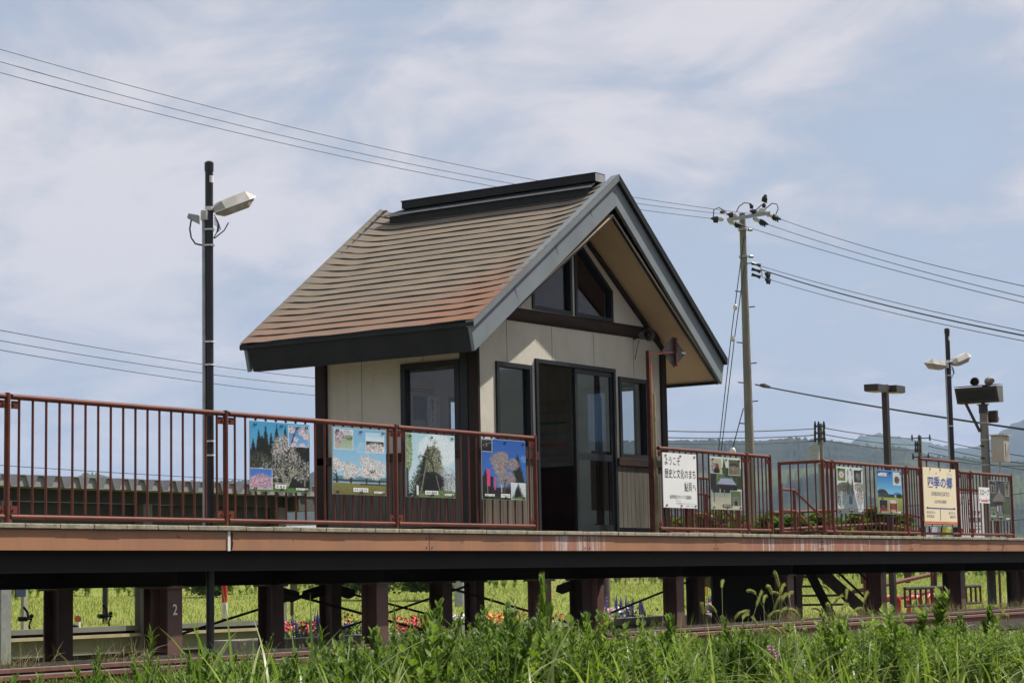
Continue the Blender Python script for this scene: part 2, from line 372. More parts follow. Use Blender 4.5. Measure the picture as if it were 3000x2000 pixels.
def hill(name, tab, D0, D1, c1, c2, rough, seed, uext=(-900, 3900), nu=420, nd=40):
    r = np.random.default_rng(seed); us = np.linspace(uext[0], uext[1], nu)
    vt = np.interp(us, [p[0] for p in tab], [p[1] for p in tab]); ds = np.linspace(0, 1, nd)
    ph = r.uniform(0, 6.28, (7, 2)); V = np.zeros((nu, nd, 3))
    for i, u in enumerate(us):
        top = atD(u, vt[i], D1); hx = np.array(atD(u, 1690, 1.0)-CAM); hx[2] = 0; hx /= np.linalg.norm(hx)
        dist = np.hypot(top.x-CAM.x, top.y-CAM.y); H = top.z-.4
        dd = D0+(dist-D0)*ds
        prof = ds**1.25*H
        lump = sum(np.sin(us[i]/(38*(k+1.3))+ph[k, 0]+ds*(5+2*k))*np.cos(ds*(9+3*k)+ph[k, 1]) for k in range(5))*H*.035*np.sin(np.pi*np.clip(ds, 0, 1))
        z = .4+np.maximum(prof+lump, 0)
        V[i, :, 0] = CAM.x+hx[0]*dd; V[i, :, 1] = CAM.y+hx[1]*dd; V[i, :, 2] = z
    V[:, 1:, 2] += r.normal(0, rough, (nu, nd-1))*np.clip(.55+.6*np.sin(us/23.)*np.sin(us/61.+1), .15, 1.2)[:, None]
    F = np.array([(i*nd+j, (i+1)*nd+j, (i+1)*nd+j+1, i*nd+j+1) for i in range(nu-1) for j in range(nd-1)])
    t = NT(name+'_forest'); n1 = t.noise(.02, 8, .7); n2 = t.noise(.004, 4, .6); 
    col = t.mix(t.ramp(n1, .38, .62), c1, c2); col = t.mix(t.math('MULTIPLY', t.ramp(n2, .5, .62), .5), col, (.10, .125, .035))
    o = npmesh(name, V.reshape(-1, 3), F, t.fin(t.pbsdf(col, .9, 0, n1, 6., .1)), None, None, True); struct(o)
hill('wooded_hills', [(-900, 1420), (-200, 1412), (120, 1408), (200, 1402), (250, 1391), (290, 1390), (345, 1404), (480, 1412), (700, 1408), (900, 1389), (1300, 1300), (1700, 1292), (1950, 1290), (2100, 1287), (2230, 1291),
     (2330, 1281), (2400, 1286), (2450, 1289), (2530, 1300), (2590, 1311), (2650, 1305), (2705, 1322), (2770, 1341), (2840, 1336), (2900, 1345), (2960, 1352), (3100, 1345), (3900, 1320)], 900, 2100, (.014, .022, .015), (.028, .040, .022), 1.3, 3, nu=900)
hill('far_mountains', [(-900, 1500), (2000, 1400), (2420, 1330), (2500, 1300), (2535, 1279), (2570, 1269), (2610, 1271), (2660, 1281), (2720, 1292), (2771, 1302), (2817, 1314), (2863, 1309), (2890, 1300), (2932, 1281), (2955, 1260), (3000, 1237), (3100, 1195), (3300, 1150), (3900, 1180)], 3200, 5200, (.02, .035, .016), (.035, .05, .024), 3., 5)
def back_hills():
    # the wooded range across the valley on the camera's side, mirrored in the door glass
    n = 160; nd = 14; r = np.random.default_rng(8); V = []
    for a in np.linspace(R(-100), R(8), n):
        Hh = 1500*math.tan(R(5.6))*(1+.05*math.sin(a*9)+.03*math.sin(a*23+1))*min(1, (a-R(-100))/.2+.05, (R(8)-a)/.1+.05)
        for j in range(nd):
            q = j/(nd-1); d = 700+800*q; V.append((CAM.x+d*math.cos(a), CAM.y+d*math.sin(a), -1+Hh*q**1.2+(r.normal(0, 2.) if j else 0)))
    F = [(i*nd+j, (i+1)*nd+j, (i+1)*nd+j+1, i*nd+j+1) for i in range(n-1) for j in range(nd-1)]
    struct(npmesh('valley_hills', V, F, pm('valley_forest', (.012, .026, .010), (.028, .048, .016), .02, .9)))
back_hills()
# ---SECTION: platform
def platform():
    th = thing('station_platform', 'raised steel station platform with orange brown fascia and mossy concrete edge', 'platform', (20, 0, 0))
    b = MB(); b.box(6, 48, .31, 2.7, 1.165, 1.205); b.box(18.6, 26.2, 2.702, 4.0, 1.165, 1.203); b.build('deck', M['deck'], th)
    b = MB(); b.box(6, 48, .07, 2.68, 1.08, 1.163); b.box(18.6, 26.2, 2.682, 3.98, 1.08, 1.163)
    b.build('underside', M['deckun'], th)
    x = 12.57-16*.4075
    while x < 46:
        b = MB(); z0 = 1.172+random.uniform(-.001, .002); z1 = 1.219+random.uniform(-.002, .003)
        b.box(x+.003, x+.4045, random.uniform(-.004, .002), .306, z0, z1); b.build('coping_stone', M['coping'], th, bevel=.008); x += .4075
    b = MB(); b.box(6, 48, .034, .060, .985, 1.168); b.build('fascia_plate', M['fascia'], th)
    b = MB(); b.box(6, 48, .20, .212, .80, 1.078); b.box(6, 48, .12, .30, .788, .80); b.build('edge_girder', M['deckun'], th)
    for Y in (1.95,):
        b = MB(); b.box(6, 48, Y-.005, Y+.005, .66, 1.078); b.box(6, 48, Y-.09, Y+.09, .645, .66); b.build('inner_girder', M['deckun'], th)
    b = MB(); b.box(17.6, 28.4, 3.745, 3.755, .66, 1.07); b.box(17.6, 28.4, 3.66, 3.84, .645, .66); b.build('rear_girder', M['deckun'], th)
    for k in range(-1, 11):
        X = 11.56+3.22*k; rows = [.45, 1.95] + ([3.75] if 17 < X < 29 else [])
        b = MB(); y1 = rows[-1]+.1; b.box(X-.005, X+.005, .32, y1, .66, 1.075); b.box(X-.09, X+.09, .325, y1, .646, .659); b.build('cross_beam', M['deckun'], th)
        for Y in rows:
            b = MB()
            for s in (-1, 1): b.box(X-.1, X+.1, Y+s*.1-.007, Y+s*.1+.007, -.1, .644)
            b.box(X-.006, X+.006, Y-.092, Y+.092, -.1, .643); b.box(X-.14, X+.14, Y-.14, Y+.14, .625, .6445)
            c = b.build('column', M['steelbrn'], th)
            if k == 1 and Y == .45:
                text('painted_numeral', '2', .062, .105, M['white'], (X-.03, .342, .375), XD, ZD, c, .012, lift=-.0012 if False else .0, nrm=(0, -1, 0))
    def brace(p, q, label=None):
        b = MB(); b.cyl(p, q, .016, 8); b.build('brace_rod', M['deckun'], th)
    brace((18.1, 1.95, .58), (21.1, 1.95, .0)); brace((21.25, 3.75, .58), (24.3, 3.75, .02)); brace((24.3, 3.75, .58), (21.25, 3.75, .02))
    brace((21.3, 1.95, .58), (24.3, 1.95, .02)); brace((24.5, 1.95, .02), (27.5, 1.95, .58)); brace((18.1, 3.75, .02), (21.1, 3.75, .58))
    for X, Y, sx in ((18.06, 1.95, 1), (21.3, 3.75, 1), (21.1, 3.75, -1), (24.3, 1.95, -1)):
        b = MB(); b.prism([(X, Y-.008, .64), (X+sx*.42, Y-.008, .56), (X+sx*.45, Y-.008, .48), (X+sx*.3, Y-.008, .44), (X, Y-.008, .5)], (0, .016, 0)); b.build('gusset_plate', M['deckun'], th)
    for X in (9.3, 12.2, 18.45, 21.67, 24.9, 28.1, 31.3, 34.55, 37.8):
        b = MB(); b.box(X-.004, X+.004, .0325, .0338, .987, 1.166); b.build('fascia_seam', M['wood'], th)
        for z in (1.02, 1.12):
            for dx in (-.05, .05): b = MB(); b.cyl((X+dx, .026, z), (X+dx, .0338, z), .009, 6); b.build('bolt', M['steelbrn'], th)
    b = MB(); b.box(15.18, 15.215, .022, .032, .98, 1.2); b.build('joint_cover', M['white'], th)
    b = MB(); b.prism([(15.235, .0295, 1.165), (15.262, .0295, 1.15), (15.255, .0295, 1.09), (15.265, .0295, 1.05), (15.25, .0295, .99), (15.236, .0295, .99), (15.243, .0295, 1.08)], (0, .003, 0)); b.build('rust_patch', M['wood'], th)
platform()
# ---SECTION: railings
ZT, ZB, RAILR = 2.324, 1.275, .0255
def bars(b0, xs, Y, z0, z1, th, mat):
    for x in xs:
        b = MB(); b.cyl((x, Y, z0), (x, Y, z1), .0115, 8); b.build('bar', mat, th)
def railing(x0, x1, nb, label, posts=(False, True), zt=ZT, mat='red', bsel=None, Y=.1):
    th = thing('railing_panel', label, 'railing', ((x0+x1)/2, Y, 1.22), 'railing panels along the platform edge'); m = M[mat]
    a0, a1 = x0+.045, x1-.035
    b = MB(); b.path([(a0, Y, zt), (a1, Y, zt)], RAILR, 14); b.build('top_rail', m, th, True)
    b = MB(); b.path([(a0, Y, ZB), (a1, Y, ZB)], .0215, 14); b.build('bottom_rail', m, th, True)
    xs = np.linspace(a0+.09, a1-.09, nb)
    bars(None, xs if bsel is None else [x for x in xs if bsel(x)], Y, ZB+.015, zt-.02, th, m)
    for xe, s in ((a0, 1), (a1, -1)):
        for z in (zt-.07, ZB+.06):
            b = MB(); b.box(min(xe, xe+s*.09)-.0, max(xe, xe+s*.09), Y-.004, Y+.004, z-.035, z+.035); b.cyl((xe+s*.02, Y-.02, z), (xe+s*.02, Y+.02, z), .011, 6); b.build('bracket', m, th)
    for flag, x in zip(posts, (x0, x1)):
        if flag:
            b = MB(); b.path([(x, Y, 1.2), (x, Y, zt+.026)], .0265, 14); b.ball((x, Y, zt+.026), .0265, 10, sc=(1, 1, .4)); b.build('post', m, th, True)
    return th
railing(9.69, 12.441, 16, 'red brown railing panel cut off by the left edge of the picture', (True, True))
railing(12.441, 15.235, 17, 'red brown railing panel with only bare bars, left of the black lamp post', (False, True))
railing(15.235, 17.946, 17, 'red brown railing panel carrying the cedar poster and the blossom avenue poster')
railing(17.946, 20.658, 17, 'red brown railing panel ending at the open shelter doorway, carrying two posters')
railing(23.50, 25.945, 15, 'red brown railing panel carrying the white welcome board and shrine poster', (False, True))
railing(25.945, 26.662, 5, 'short red brown railing panel in front of the concrete power pole, beside the gap', (False, True))
railing(28.344, 28.643, 2, 'narrowest red brown railing piece, between the corner post and its neighbouring post', (True, True))
railing(28.643, 31.339, 17, 'red brown railing panel carrying the stone monument and blue sky farmhouse posters')
railing(31.339, 31.90, 4, 'short red brown railing piece just left of the cream station name board', (False, False))
railing(33.49, 34.014, 4, 'short red brown railing piece just right of the cream station name board', (False, True))
railing(34.014, 35.902, 12, 'red brown railing panel carrying the thatched roof poster, last on the right', (False, True))
def return_railing():
    th = thing('railing_panel', 'red brown return railing turning away from the track beside the gap', 'railing', (28.34, .45, 1.22), 'railing panels along the platform edge'); m = M['red']; X = 28.344
    b = MB(); b.path([(X, .14, ZT), (X, .80, ZT)], RAILR, 12); b.build('top_rail', m, th, True)
    b = MB(); b.path([(X, .14, ZB), (X, .80, ZB)], .0215, 12); b.build('bottom_rail', m, th, True)
    for y in (.22, .36, .50, .64): b = MB(); b.cyl((X, y, ZB), (X, y, ZT), .0115, 8); b.build('bar', m, th)
    b = MB(); b.path([(X, .82, 1.2), (X, .82, ZT+.02)], .028, 12); b.build('post', m, th, True)
return_railing()
# ---SECTION: posters
def canvas(w, h): return np.zeros((h, w, 3), np.float32)
class Art:
    def __init__(s, w=92, h=118, seed=0):
        s.w, s.h = w, h; s.a = canvas(w, h); s.r = np.random.default_rng(seed); s.Y, s.X = np.mgrid[0:h, 0:w]; s.X = (s.X+.5)/w; s.Y = (s.Y+.5)/h
    def grad(s, c0, c1, y0=0, y1=1, n=.0):
        t = np.clip((s.Y-y0)/(y1-y0), 0, 1)[..., None]; k = (s.Y >= y0) & (s.Y <= y1)
        c = np.array(c0)*(1-t)+np.array(c1)*t + s.r.normal(0, n, (s.h, s.w, 1)); s.a[k] = c[k]
    def rect(s, x0, y0, x1, y1, c, n=0.):
        k = (s.X >= x0) & (s.X <= x1) & (s.Y >= y0) & (s.Y <= y1); s.a[k] = np.array(c)+s.r.normal(0, n, (k.sum(), 1))
    def mask(s, k, cols, p=1., n=.04):
        cols = np.array(cols); k = k & (s.r.random((s.h, s.w)) < p); idx = s.r.integers(0, len(cols), k.sum()); s.a[k] = cols[idx]+s.r.normal(0, n, (k.sum(), 1))
    def ell(s, cx, cy, rx, ry, cols, p=1., n=.04, soft=.25):
        d = ((s.X-cx)/rx)**2+((s.Y-cy)/ry)**2; s.mask(d < 1+s.r.uniform(-soft, soft, (s.h, s.w)), cols, p, n)
    def tri(s, cx, y0, y1, wd, cols, p=1., n=.03, jag=.25):
        t = (s.Y-y0)/(y1-y0); s.mask((t > 0) & (t < 1) & (abs(s.X-cx) < wd*np.clip(t, 0, 1)*(1+s.r.uniform(-jag, jag, (s.h, s.w)))), cols, p, n)
    def line(s, pts, wd, c):
        for (x0, y0), (x1, y1) in zip(pts[:-1], pts[1:]):
            dx, dy = x1-x0, (y1-y0)*1.3; L = dx*dx+dy*dy+1e-9
            t = np.clip(((s.X-x0)*dx+(s.Y-y0)*1.3*dy)/L, 0, 1); d = np.hypot(s.X-x0-t*dx, (s.Y-y0)*1.3-t*dy); s.a[d < wd] = c
    def tree(s, x, y, L, a, wd, c, depth=5):
        if depth == 0 or L < .012: return
        x1, y1 = x+L*math.cos(a), y-L*math.sin(a)*.8; s.line([(x, y), (x1, y1)], wd, c)
        for k in range(2): s.tree(x1, y1, L*s.r.uniform(.62, .85), a+s.r.uniform(-.75, .75), wd*.72, c, depth-1)
    def inset(s, x0, y0, x1, y1, fn, seed):
        W, H = int((x1-x0)*s.w), int((y1-y0)*s.h); b = Art(max(W, 4), max(H, 4), seed); fn(b)
        i0, j0 = int(x0*s.w), int(y0*s.h); s.a[j0-1:j0+H+1, i0-1:i0+W+1] = (.86, .88, .88); s.a[j0:j0+H, i0:i0+W] = b.a
DG = [(.05, .08, .06), (.09, .13, .09), (.03, .05, .04), (.14, .17, .12)]
BL = [(.82, .78, .76), (.70, .67, .66), (.93, .90, .89), (.55, .53, .52)]
PK = [(.80, .60, .66), (.68, .45, .55), (.90, .76, .80), (.55, .38, .46)]
GR = [(.30, .46, .18), (.38, .55, .24), (.22, .36, .12)]
def i_pinkbranch(b):
    b.grad((.25, .50, .78), (.42, .66, .88), n=.02); b.line([(.1, 1), (.35, .2), (.5, 0)], .03, (.15, .12, .12)); b.line([(.4, .1), (1, .3)], .02, (.2, .15, .15))
    for x, y, q in ((.15, .2, .2), (.75, .25, .28), (.35, .65, .15), (.9, .5, .18), (.25, .95, .15), (.7, .95, .14)): b.ell(x, y, q, q*.8, [(.9, .76, .74), (.8, .62, .62), (.95, .85, .83)], .8)
def i_weeping(b): b.grad((.20, .42, .80), (.35, .55, .85), n=.02); b.ell(.5, .78, .62, .52, PK, .85); b.ell(.2, .9, .3, .4, PK, .9)
def i_pond(b):
    b.grad((.80, .84, .86), (.72, .78, .74), 0, .5, .03); b.grad((.56, .68, .55), (.66, .74, .62), .5, 1, .03); b.ell(.2, .35, .3, .38, PK+[(.4, .3, .34)], .7); b.ell(.75, .4, .3, .12, [(.3, .36, .2), (.45, .48, .3)], .9); b.ell(.2, .8, .1, .2, PK, .7); b.ell(.6, .2, .4, .2, [(.6, .55, .58)], .4)
def i_snow(b): b.grad((.62, .80, .90), (.85, .90, .93), 0, .5, .02); b.rect(0, .42, 1, .6, (.12, .17, .16), .03); b.ell(.5, .9, .7, .4, BL, .95)
def i_dark(b): b.grad((.08, .07, .07), (.05, .05, .05), n=.02); b.ell(.35, .45, .22, .25, [(.78, .68, .72), (.4, .35, .36)], .6); b.line([(0, .1), (.6, .3), (1, .2)], .04, (.5, .48, .4))
def i_trunk(b): b.grad((.78, .84, .88), (.66, .74, .72), n=.03); b.tri(.5, 0, .95, .4, [(.05, .05, .05)], 1); b.line([(.5, .1), (.85, .95)], .05, (.5, .42, .36)); b.ell(.55, .97, .5, .12, GR, 1)
def i_costume(b): b.grad((.62, .66, .55), (.70, .62, .48), n=.04); b.ell(.35, .6, .3, .35, [(.08, .1, .18), (.85, .86, .88)], 1); b.ell(.6, .55, .17, .2, [(.6, .24, .14), (.4, .15, .1)], 1); b.ell(.55, .85, .3, .2, [(.06, .06, .07)], 1)
def i_eave(b): b.grad((.3, .34, .26), (.42, .38, .28), n=.06); b.ell(.5, .35, .4, .14, [(.18, .19, .16)], 1); b.ell(.5, .7, .5, .3, [(.5, .46, .34), (.25, .22, .16), (.66, .62, .5)], .8)
def i_gate(b): b.grad((.3, .42, .22), (.4, .42, .3), n=.06); b.rect(.25, .4, .32, .9, (.5, .5, .48)); b.rect(.68, .4, .75, .9, (.5, .5, .48)); b.rect(.15, .35, .85, .42, (.45, .45, .43)); b.rect(0, .88, 1, 1, (.7, .68, .62), .04); b.ell(.5, .75, .15, .15, [(.1, .1, .1)], 1)
def i_lily(b): b.grad((.22, .46, .14), (.30, .55, .20), n=.06); [b.ell(.5+.2*math.cos(a), .5+.2*math.sin(a), .16, .1, [(.92, .70, .82), (.85, .55, .72)], 1) for a in np.linspace(0, 6.28, 7)]
def i_bw(b): b.grad((.10, .10, .10), (.16, .16, .15), n=.04); b.ell(.55, .5, .32, .36, [(.75, .74, .76), (.3, .3, .3)], .6)
def i_room(b): b.grad((.10, .06, .05), (.18, .08, .05), 0, .6, .01); b.grad((.42, .14, .08), (.55, .22, .12), .6, 1, .03); b.rect(.35, .52, .65, .56, (.8, .75, .7))
def i_hall(b): b.grad((.45, .22, .14), (.6, .22, .14), n=.05); b.ell(.5, .12, .48, .14, [(.9, .88, .82)], .8); b.rect(.1, .3, .25, .75, (.4, .12, .08)); b.rect(.75, .3, .9, .75, (.4, .12, .08)); b.ell(.5, .9, .3, .1, [(.75, .62, .5)], 1)
def i_paper(b): b.rect(0, 0, 1, 1, (.80, .80, .78), .03); b.ell(.5, .6, .35, .3, [(.15, .15, .15), (.35, .33, .3)], .9)
def i_cave(b): b.rect(0, 0, 1, 1, (.16, .18, .17), .04); b.rect(.2, .3, .8, .9, (.6, .52, .52), .06); b.rect(.35, .4, .65, .9, (.2, .2, .2), .02)
def a1():
    a = Art(seed=1); a.grad((.20, .60, .84), (.40, .72, .88), n=.01)
    for x, y0, wd in ((.06, .25, .09), (.15, .10, .08), (.26, .04, .09), (.35, .14, .08), (.44, .03, .10), (.58, .04, .10), (.70, .05, .12), (.85, .06, .14), (.98, .1, .1), (.2, .2, .2)): a.tri(x, y0, .75, wd*1.3, DG)
    a.rect(0, .42, 1, .93, (.09, .11, .08), .04); a.ell(.15, .6, .22, .16, [(.42, .42, .36), (.2, .22, .17)], .5); a.ell(.85, .68, .2, .16, BL+DG, .7)
    a.ell(.55, .42, .19, .24, BL+[(.4, .39, .4), (.3, .3, .3)], .85); a.ell(.64, .52, .2, .14, BL+DG, .8); a.ell(.48, .68, .3, .14, BL+DG+DG, .75)
    for k in range(6): a.tree(.62, .92, .12, 1.2+k*.35, .011, (.62, .62, .54), 5)
    a.tree(.9, .9, .12, 1.5, .01, (.58, .58, .5), 6); a.tree(.12, .7, .1, .6, .009, (.5, .5, .44), 6)
    a.rect(0, .935, 1, 1, (.32, .48, .20), .05); a.inset(.65, .05, .985, .34, i_pinkbranch, 2); a.inset(.02, .68, .37, .965, i_weeping, 3); return a.a
def a2():
    a = Art(seed=4); a.grad((.42, .68, .86), (.58, .80, .92), 0, .84, .008); a.ell(.6, .3, .2, .1, [(.66, .82, .92)], .35); a.rect(0, .72, 1, .8, (.30, .52, .60), .03)
    for x, s in ((.08, 1), (.33, 1), (.62, 1.15), (.86, .95)):
        a.tree(x, .82, .1, 1.57, .013, (.16, .12, .1), 5)
        for k in range(7): a.ell(x+a.r.uniform(-.1, .1)*s, .62+a.r.uniform(-.13, .1)*s, .085*s, .07*s, BL+[(.93, .92, .9)], .72)
    a.grad((.50, .50, .25), (.44, .42, .18), .82, 1, .035); a.rect(0, .775, 1, .785, (.2, .18, .15)); a.rect(0, .80, 1, .806, (.2, .18, .15)); a.rect(.5, .82, 1, .85, (.33, .25, .17), .04)
    a.inset(.05, .05, .38, .33, i_pond, 5); a.inset(.63, .07, .96, .35, i_snow, 6); return a.a
def a3():
    a = Art(seed=7); a.grad((.62, .80, .86), (.80, .88, .90), n=.015); a.ell(.65, .25, .4, .25, [(.86, .90, .91)], .8); a.ell(.05, .25, .08, .35, [(.45, .55, .25), (.6, .68, .36), (.3, .38, .16)], .8); a.rect(0, .55, .05, 1, (.2, .28, .26), .06)
    a.tree(.55, .3, .08, 1.6, .006, (.5, .5, .5), 6); a.tri(.44, .18, 1.0, .42, DG+[(.2, .24, .14)], .97, jag=.35); a.ell(.55, .42, .17, .24, [(.56, .56, .42), (.66, .66, .52), (.3, .33, .2), (.14, .16, .1)], .9); a.ell(.62, .55, .14, .12, [(.6, .6, .46), (.3, .32, .2)], .8)
    a.tree(.56, .6, .16, 1.8, .012, (.12, .12, .09), 6); a.ell(.85, .75, .2, .14, [(.6, .6, .6), (.4, .42, .38), (.75, .76, .78)], .7)
    for x in (.75, .82, .9): a.tree(x, .9, .16, 1.57, .006, (.5, .5, .56), 6)
    a.ell(.52, .76, .24, .16, [(.04, .05, .04)], .95); a.line([(.4, .5), (.28, .98)], .012, (.52, .5, .42)); a.line([(.6, .65), (.68, .92)], .01, (.5, .48, .4)); a.ell(.75, .98, .5, .10, GR+[(.6, .58, .45)], 1); a.rect(.21, .81, .25, .97, (.86, .87, .86)); return a.a
def a4():
    a = Art(seed=9); a.grad((.10, .33, .72), (.22, .46, .80), n=.012); a.ell(.95, .3, .08, .06, [(.4, .6, .86)], .6); a.tri(.80, .22, 1.0, .26, DG, 1); a.rect(0, .62, .25, 1, (.07, .09, .09), .03); a.tri(.08, .5, .8, .12, DG)
    for k in range(16): a.ell(.48+a.r.uniform(-.22, .24), .46+a.r.uniform(-.22, .25), .13, .10, [(.60, .54, .54), (.50, .44, .45), (.70, .64, .64), (.38, .34, .34)], .75)
    a.ell(.3, .32, .12, .1, [(.5, .45, .48)], .3); a.rect(.25, .80, .7, .97, (.12, .12, .11), .05); a.tree(.5, .95, .12, 1.6, .018, (.3, .27, .25), 5)
    a.rect(.11, .50, .18, .78, (.88, .20, .46), .03); a.rect(.275, .62, .30, .84, (.86, .22, .46), .03); a.rect(.42, .74, .45, .88, (.78, .72, .72), .02); a.rect(.12, .78, .13, .9, (.7, .68, .66)); a.rect(0, .95, .7, 1, (.18, .26, .12), .05)
    a.inset(.02, .03, .24, .22, i_dark, 10); a.inset(.66, .72, .985, .985, i_trunk, 11); return a.a
def a5():
    a = Art(seed=12); a.rect(0, 0, 1, 1, (.78, .80, .74), .03); a.rect(0, .2, 1, .6, (.14, .22, .12), .05); a.tri(.45, .0, .6, .14, DG+GR); a.ell(.3, .42, .14, .2, [(.28, .42, .18), (.4, .54, .26)], .8); a.ell(.7, .42, .2, .14, GR+DG, .8); a.ell(.05, .4, .14, .25, DG, 1)
    a.rect(.3, .38, .72, .41, (.36, .40, .46)); a.mask((a.Y > .41) & (a.Y < .52) & (abs(a.X-.52) < .18+(a.Y-.41)*1.2), [(.55, .58, .68), (.62, .65, .74)], 1, .02); a.rect(.2, .52, .84, .545, (.16, .18, .24), .02); a.rect(.25, .545, .85, .70, (.06, .06, .07), .02); a.rect(.05, .55, .3, .68, (.10, .14, .14), .03)
    a.rect(0, .68, 1, .76, (.56, .60, .54), .03); a.grad((.66, .64, .56), (.74, .72, .56), .76, 1, .04); a.rect(.1, .68, .12, .86, (.1, .12, .1)); a.rect(.28, .6, .33, .72, (.55, .56, .55), .03); a.rect(.42, .62, .46, .74, (.5, .45, .42), .03)
    a.inset(.03, .04, .38, .32, i_costume, 13); a.inset(.6, .05, .96, .34, i_eave, 14); a.inset(.64, .64, .985, .96, i_gate, 15); return a.a
def a6():
    a = Art(seed=16); a.rect(0, 0, 1, 1, (.80, .82, .80), .02); a.ell(.3, .45, .3, .12, [(.28, .27, .20), (.40, .38, .28), (.2, .2, .15)], .9); a.ell(.85, .42, .2, .1, [(.36, .36, .28), (.6, .62, .58)], .8); a.tri(.42, .18, .6, .07, [(.18, .24, .26)], .9); a.tri(.58, .18, .6, .07, [(.18, .24, .26)], .9)
    a.ell(.85, .62, .12, .2, [(.52, .34, .26), (.4, .3, .25), (.6, .5, .45)], .6); a.ell(.15, .65, .2, .2, [(.30, .32, .28), (.42, .44, .42)], .8); a.mask((abs(a.X-.5) < .16+(a.Y-.6)*.4) & (a.Y > .58) & (a.Y < .92), [(.38, .46, .50), (.46, .54, .58)], 1, .03)
    a.rect(.44, .62, .56, .8, (.22, .28, .32), .02); a.rect(.36, .56, .64, .6, (.28, .34, .37), .02)
    for x in (.16, .86): a.rect(x-.03, .56, x+.03, .95, (.62, .68, .72), .03); a.ell(x, .56, .06, .04, [(.55, .6, .64)], 1)
    a.rect(0, .9, 1, 1, (.42, .44, .42), .04); a.line([(.42, .06), (.40, .13), (.42, .2), (.44, .13), (.42, .06)], .008, (.3, .32, .34)); a.line([(.58, .06), (.56, .13), (.58, .2), (.60, .13), (.58, .06)], .008, (.3, .32, .34))
    a.inset(.04, .05, .34, .32, i_lily, 17); a.inset(.66, .06, .95, .33, i_bw, 18); return a.a
def a7():
    a = Art(seed=19); a.grad((.06, .40, .74), (.46, .78, .92), 0, .6, .01); a.grad((.62, .66, .22), (.40, .52, .16), .6, 1, .03); a.ell(.8, .53, .14, .03, [(.2, .42, .6)], 1); a.mask((a.Y > .44) & (a.Y < .52) & (abs(a.X-.2) < .1+(a.Y-.44)*1.6), [(.13, .16, .18)], 1, .02)
    a.rect(.03, .52, .44, .62, (.20, .24, .26), .03); a.rect(.44, .54, .68, .62, (.18, .22, .24), .03); a.ell(.88, .58, .14, .045, [(.08, .1, .1), (.12, .15, .13)], 1); a.rect(0, .92, 1, 1, (.48, .52, .38), .04); a.rect(.2, .38, .21, .52, (.25, .25, .25)); a.ell(.2, .68, .06, .05, DG, .8)
    a.inset(.08, .68, .40, .95, i_room, 20); a.inset(.47, .69, .79, .95, i_hall, 21); a.inset(.66, .05, .96, .33, i_paper, 22); return a.a
def a8():
    a = Art(seed=23); a.rect(0, 0, 1, 1, (.20, .23, .22), .05)
    for x in np.linspace(.05, .95, 12): a.rect(x, 0, x+.025, .5, (.30, .33, .33), .04)
    a.mask((a.Y > .28) & (a.Y < .56) & (abs(a.X-.5) < .02+(a.Y-.28)*1.25+.06*np.sin((a.Y-.28)*9)) & (a.Y < .56-.35*(a.X-.5)**2), [(.44, .40, .37), (.50, .46, .43)], 1, .02); a.tri(.5, .18, .32, .06, [(.55, .54, .55)]); a.ell(.5, .58, .3, .06, [(.10, .10, .12)], 1); a.rect(.34, .6, .68, .78, (.24, .24, .25), .04); a.rect(.48, .62, .58, .8, (.5, .5, .5), .03); a.rect(.36, .63, .42, .76, (.7, .7, .72), .03); a.ell(.85, .62, .2, .2, [(.26, .34, .20), (.34, .42, .28)], .8)
    a.rect(0, .82, 1, 1, (.36, .42, .32), .05); a.rect(.38, .76, .62, .95, (.44, .44, .42), .03); a.inset(.03, .05, .34, .32, i_cave, 24); a.inset(.80, .06, .97, .38, i_eave, 25); a.inset(.06, .68, .3, .9, i_gate, 26); return a.a
t = NT('printed_picture'); vc = t.n('ShaderNodeVertexColor', layer_name='ink'); M['print'] = t.fin(t.pbsdf(vc.outputs['Color'], .45, 0, None, 0, .4))
def picture(name, A, x0, x1, z0, z1, Y, parent):
    A = .42*A+.58*(A+np.roll(A, 1, 0)+np.roll(A, -1, 0)+np.roll(A, 1, 1)+np.roll(A, -1, 1))/5; A = A[1:-1, 1:-1]; g_ = A.mean(2, keepdims=True); A = g_+(A-g_)*.80; h, w, _ = A.shape; xs = np.linspace(x0, x1, w+1); zs = np.linspace(z1, z0, h+1)
    V = np.stack([np.tile(xs, h+1), np.full((w+1)*(h+1), Y), np.repeat(zs, w+1)], 1)
    j, i = np.mgrid[0:h, 0:w]; k = (j*(w+1)+i).ravel(); F = np.stack([k, k+w+1, k+w+2, k+1], 1)
    o = npmesh(name, V, F, M['print'], parent); lin = np.clip(A, .01, 1)**2.2*.82
    a = o.data.color_attributes.new('ink', 'FLOAT_COLOR', 'CORNER'); c = np.ones((h*w, 4, 4), np.float32); c[:, :, :3] = lin.reshape(-1, 1, 3); a.data.foreach_set('color', c.ravel()); return o
def ties(th, x0, x1, zt, zb):
    for x in (x0+.06, (x0+x1)/2, x1-.07):
        for z in (zt-.035, zb+.03):
            b = MB()
            for d in (0, .028): b.path([(x+d+.008, .043, z+.012), (x+d, .036, z+.004), (x+d-.004, .041, z-.014)], .0042, 5)
            b.build('cable_tie', M['ink'], th)
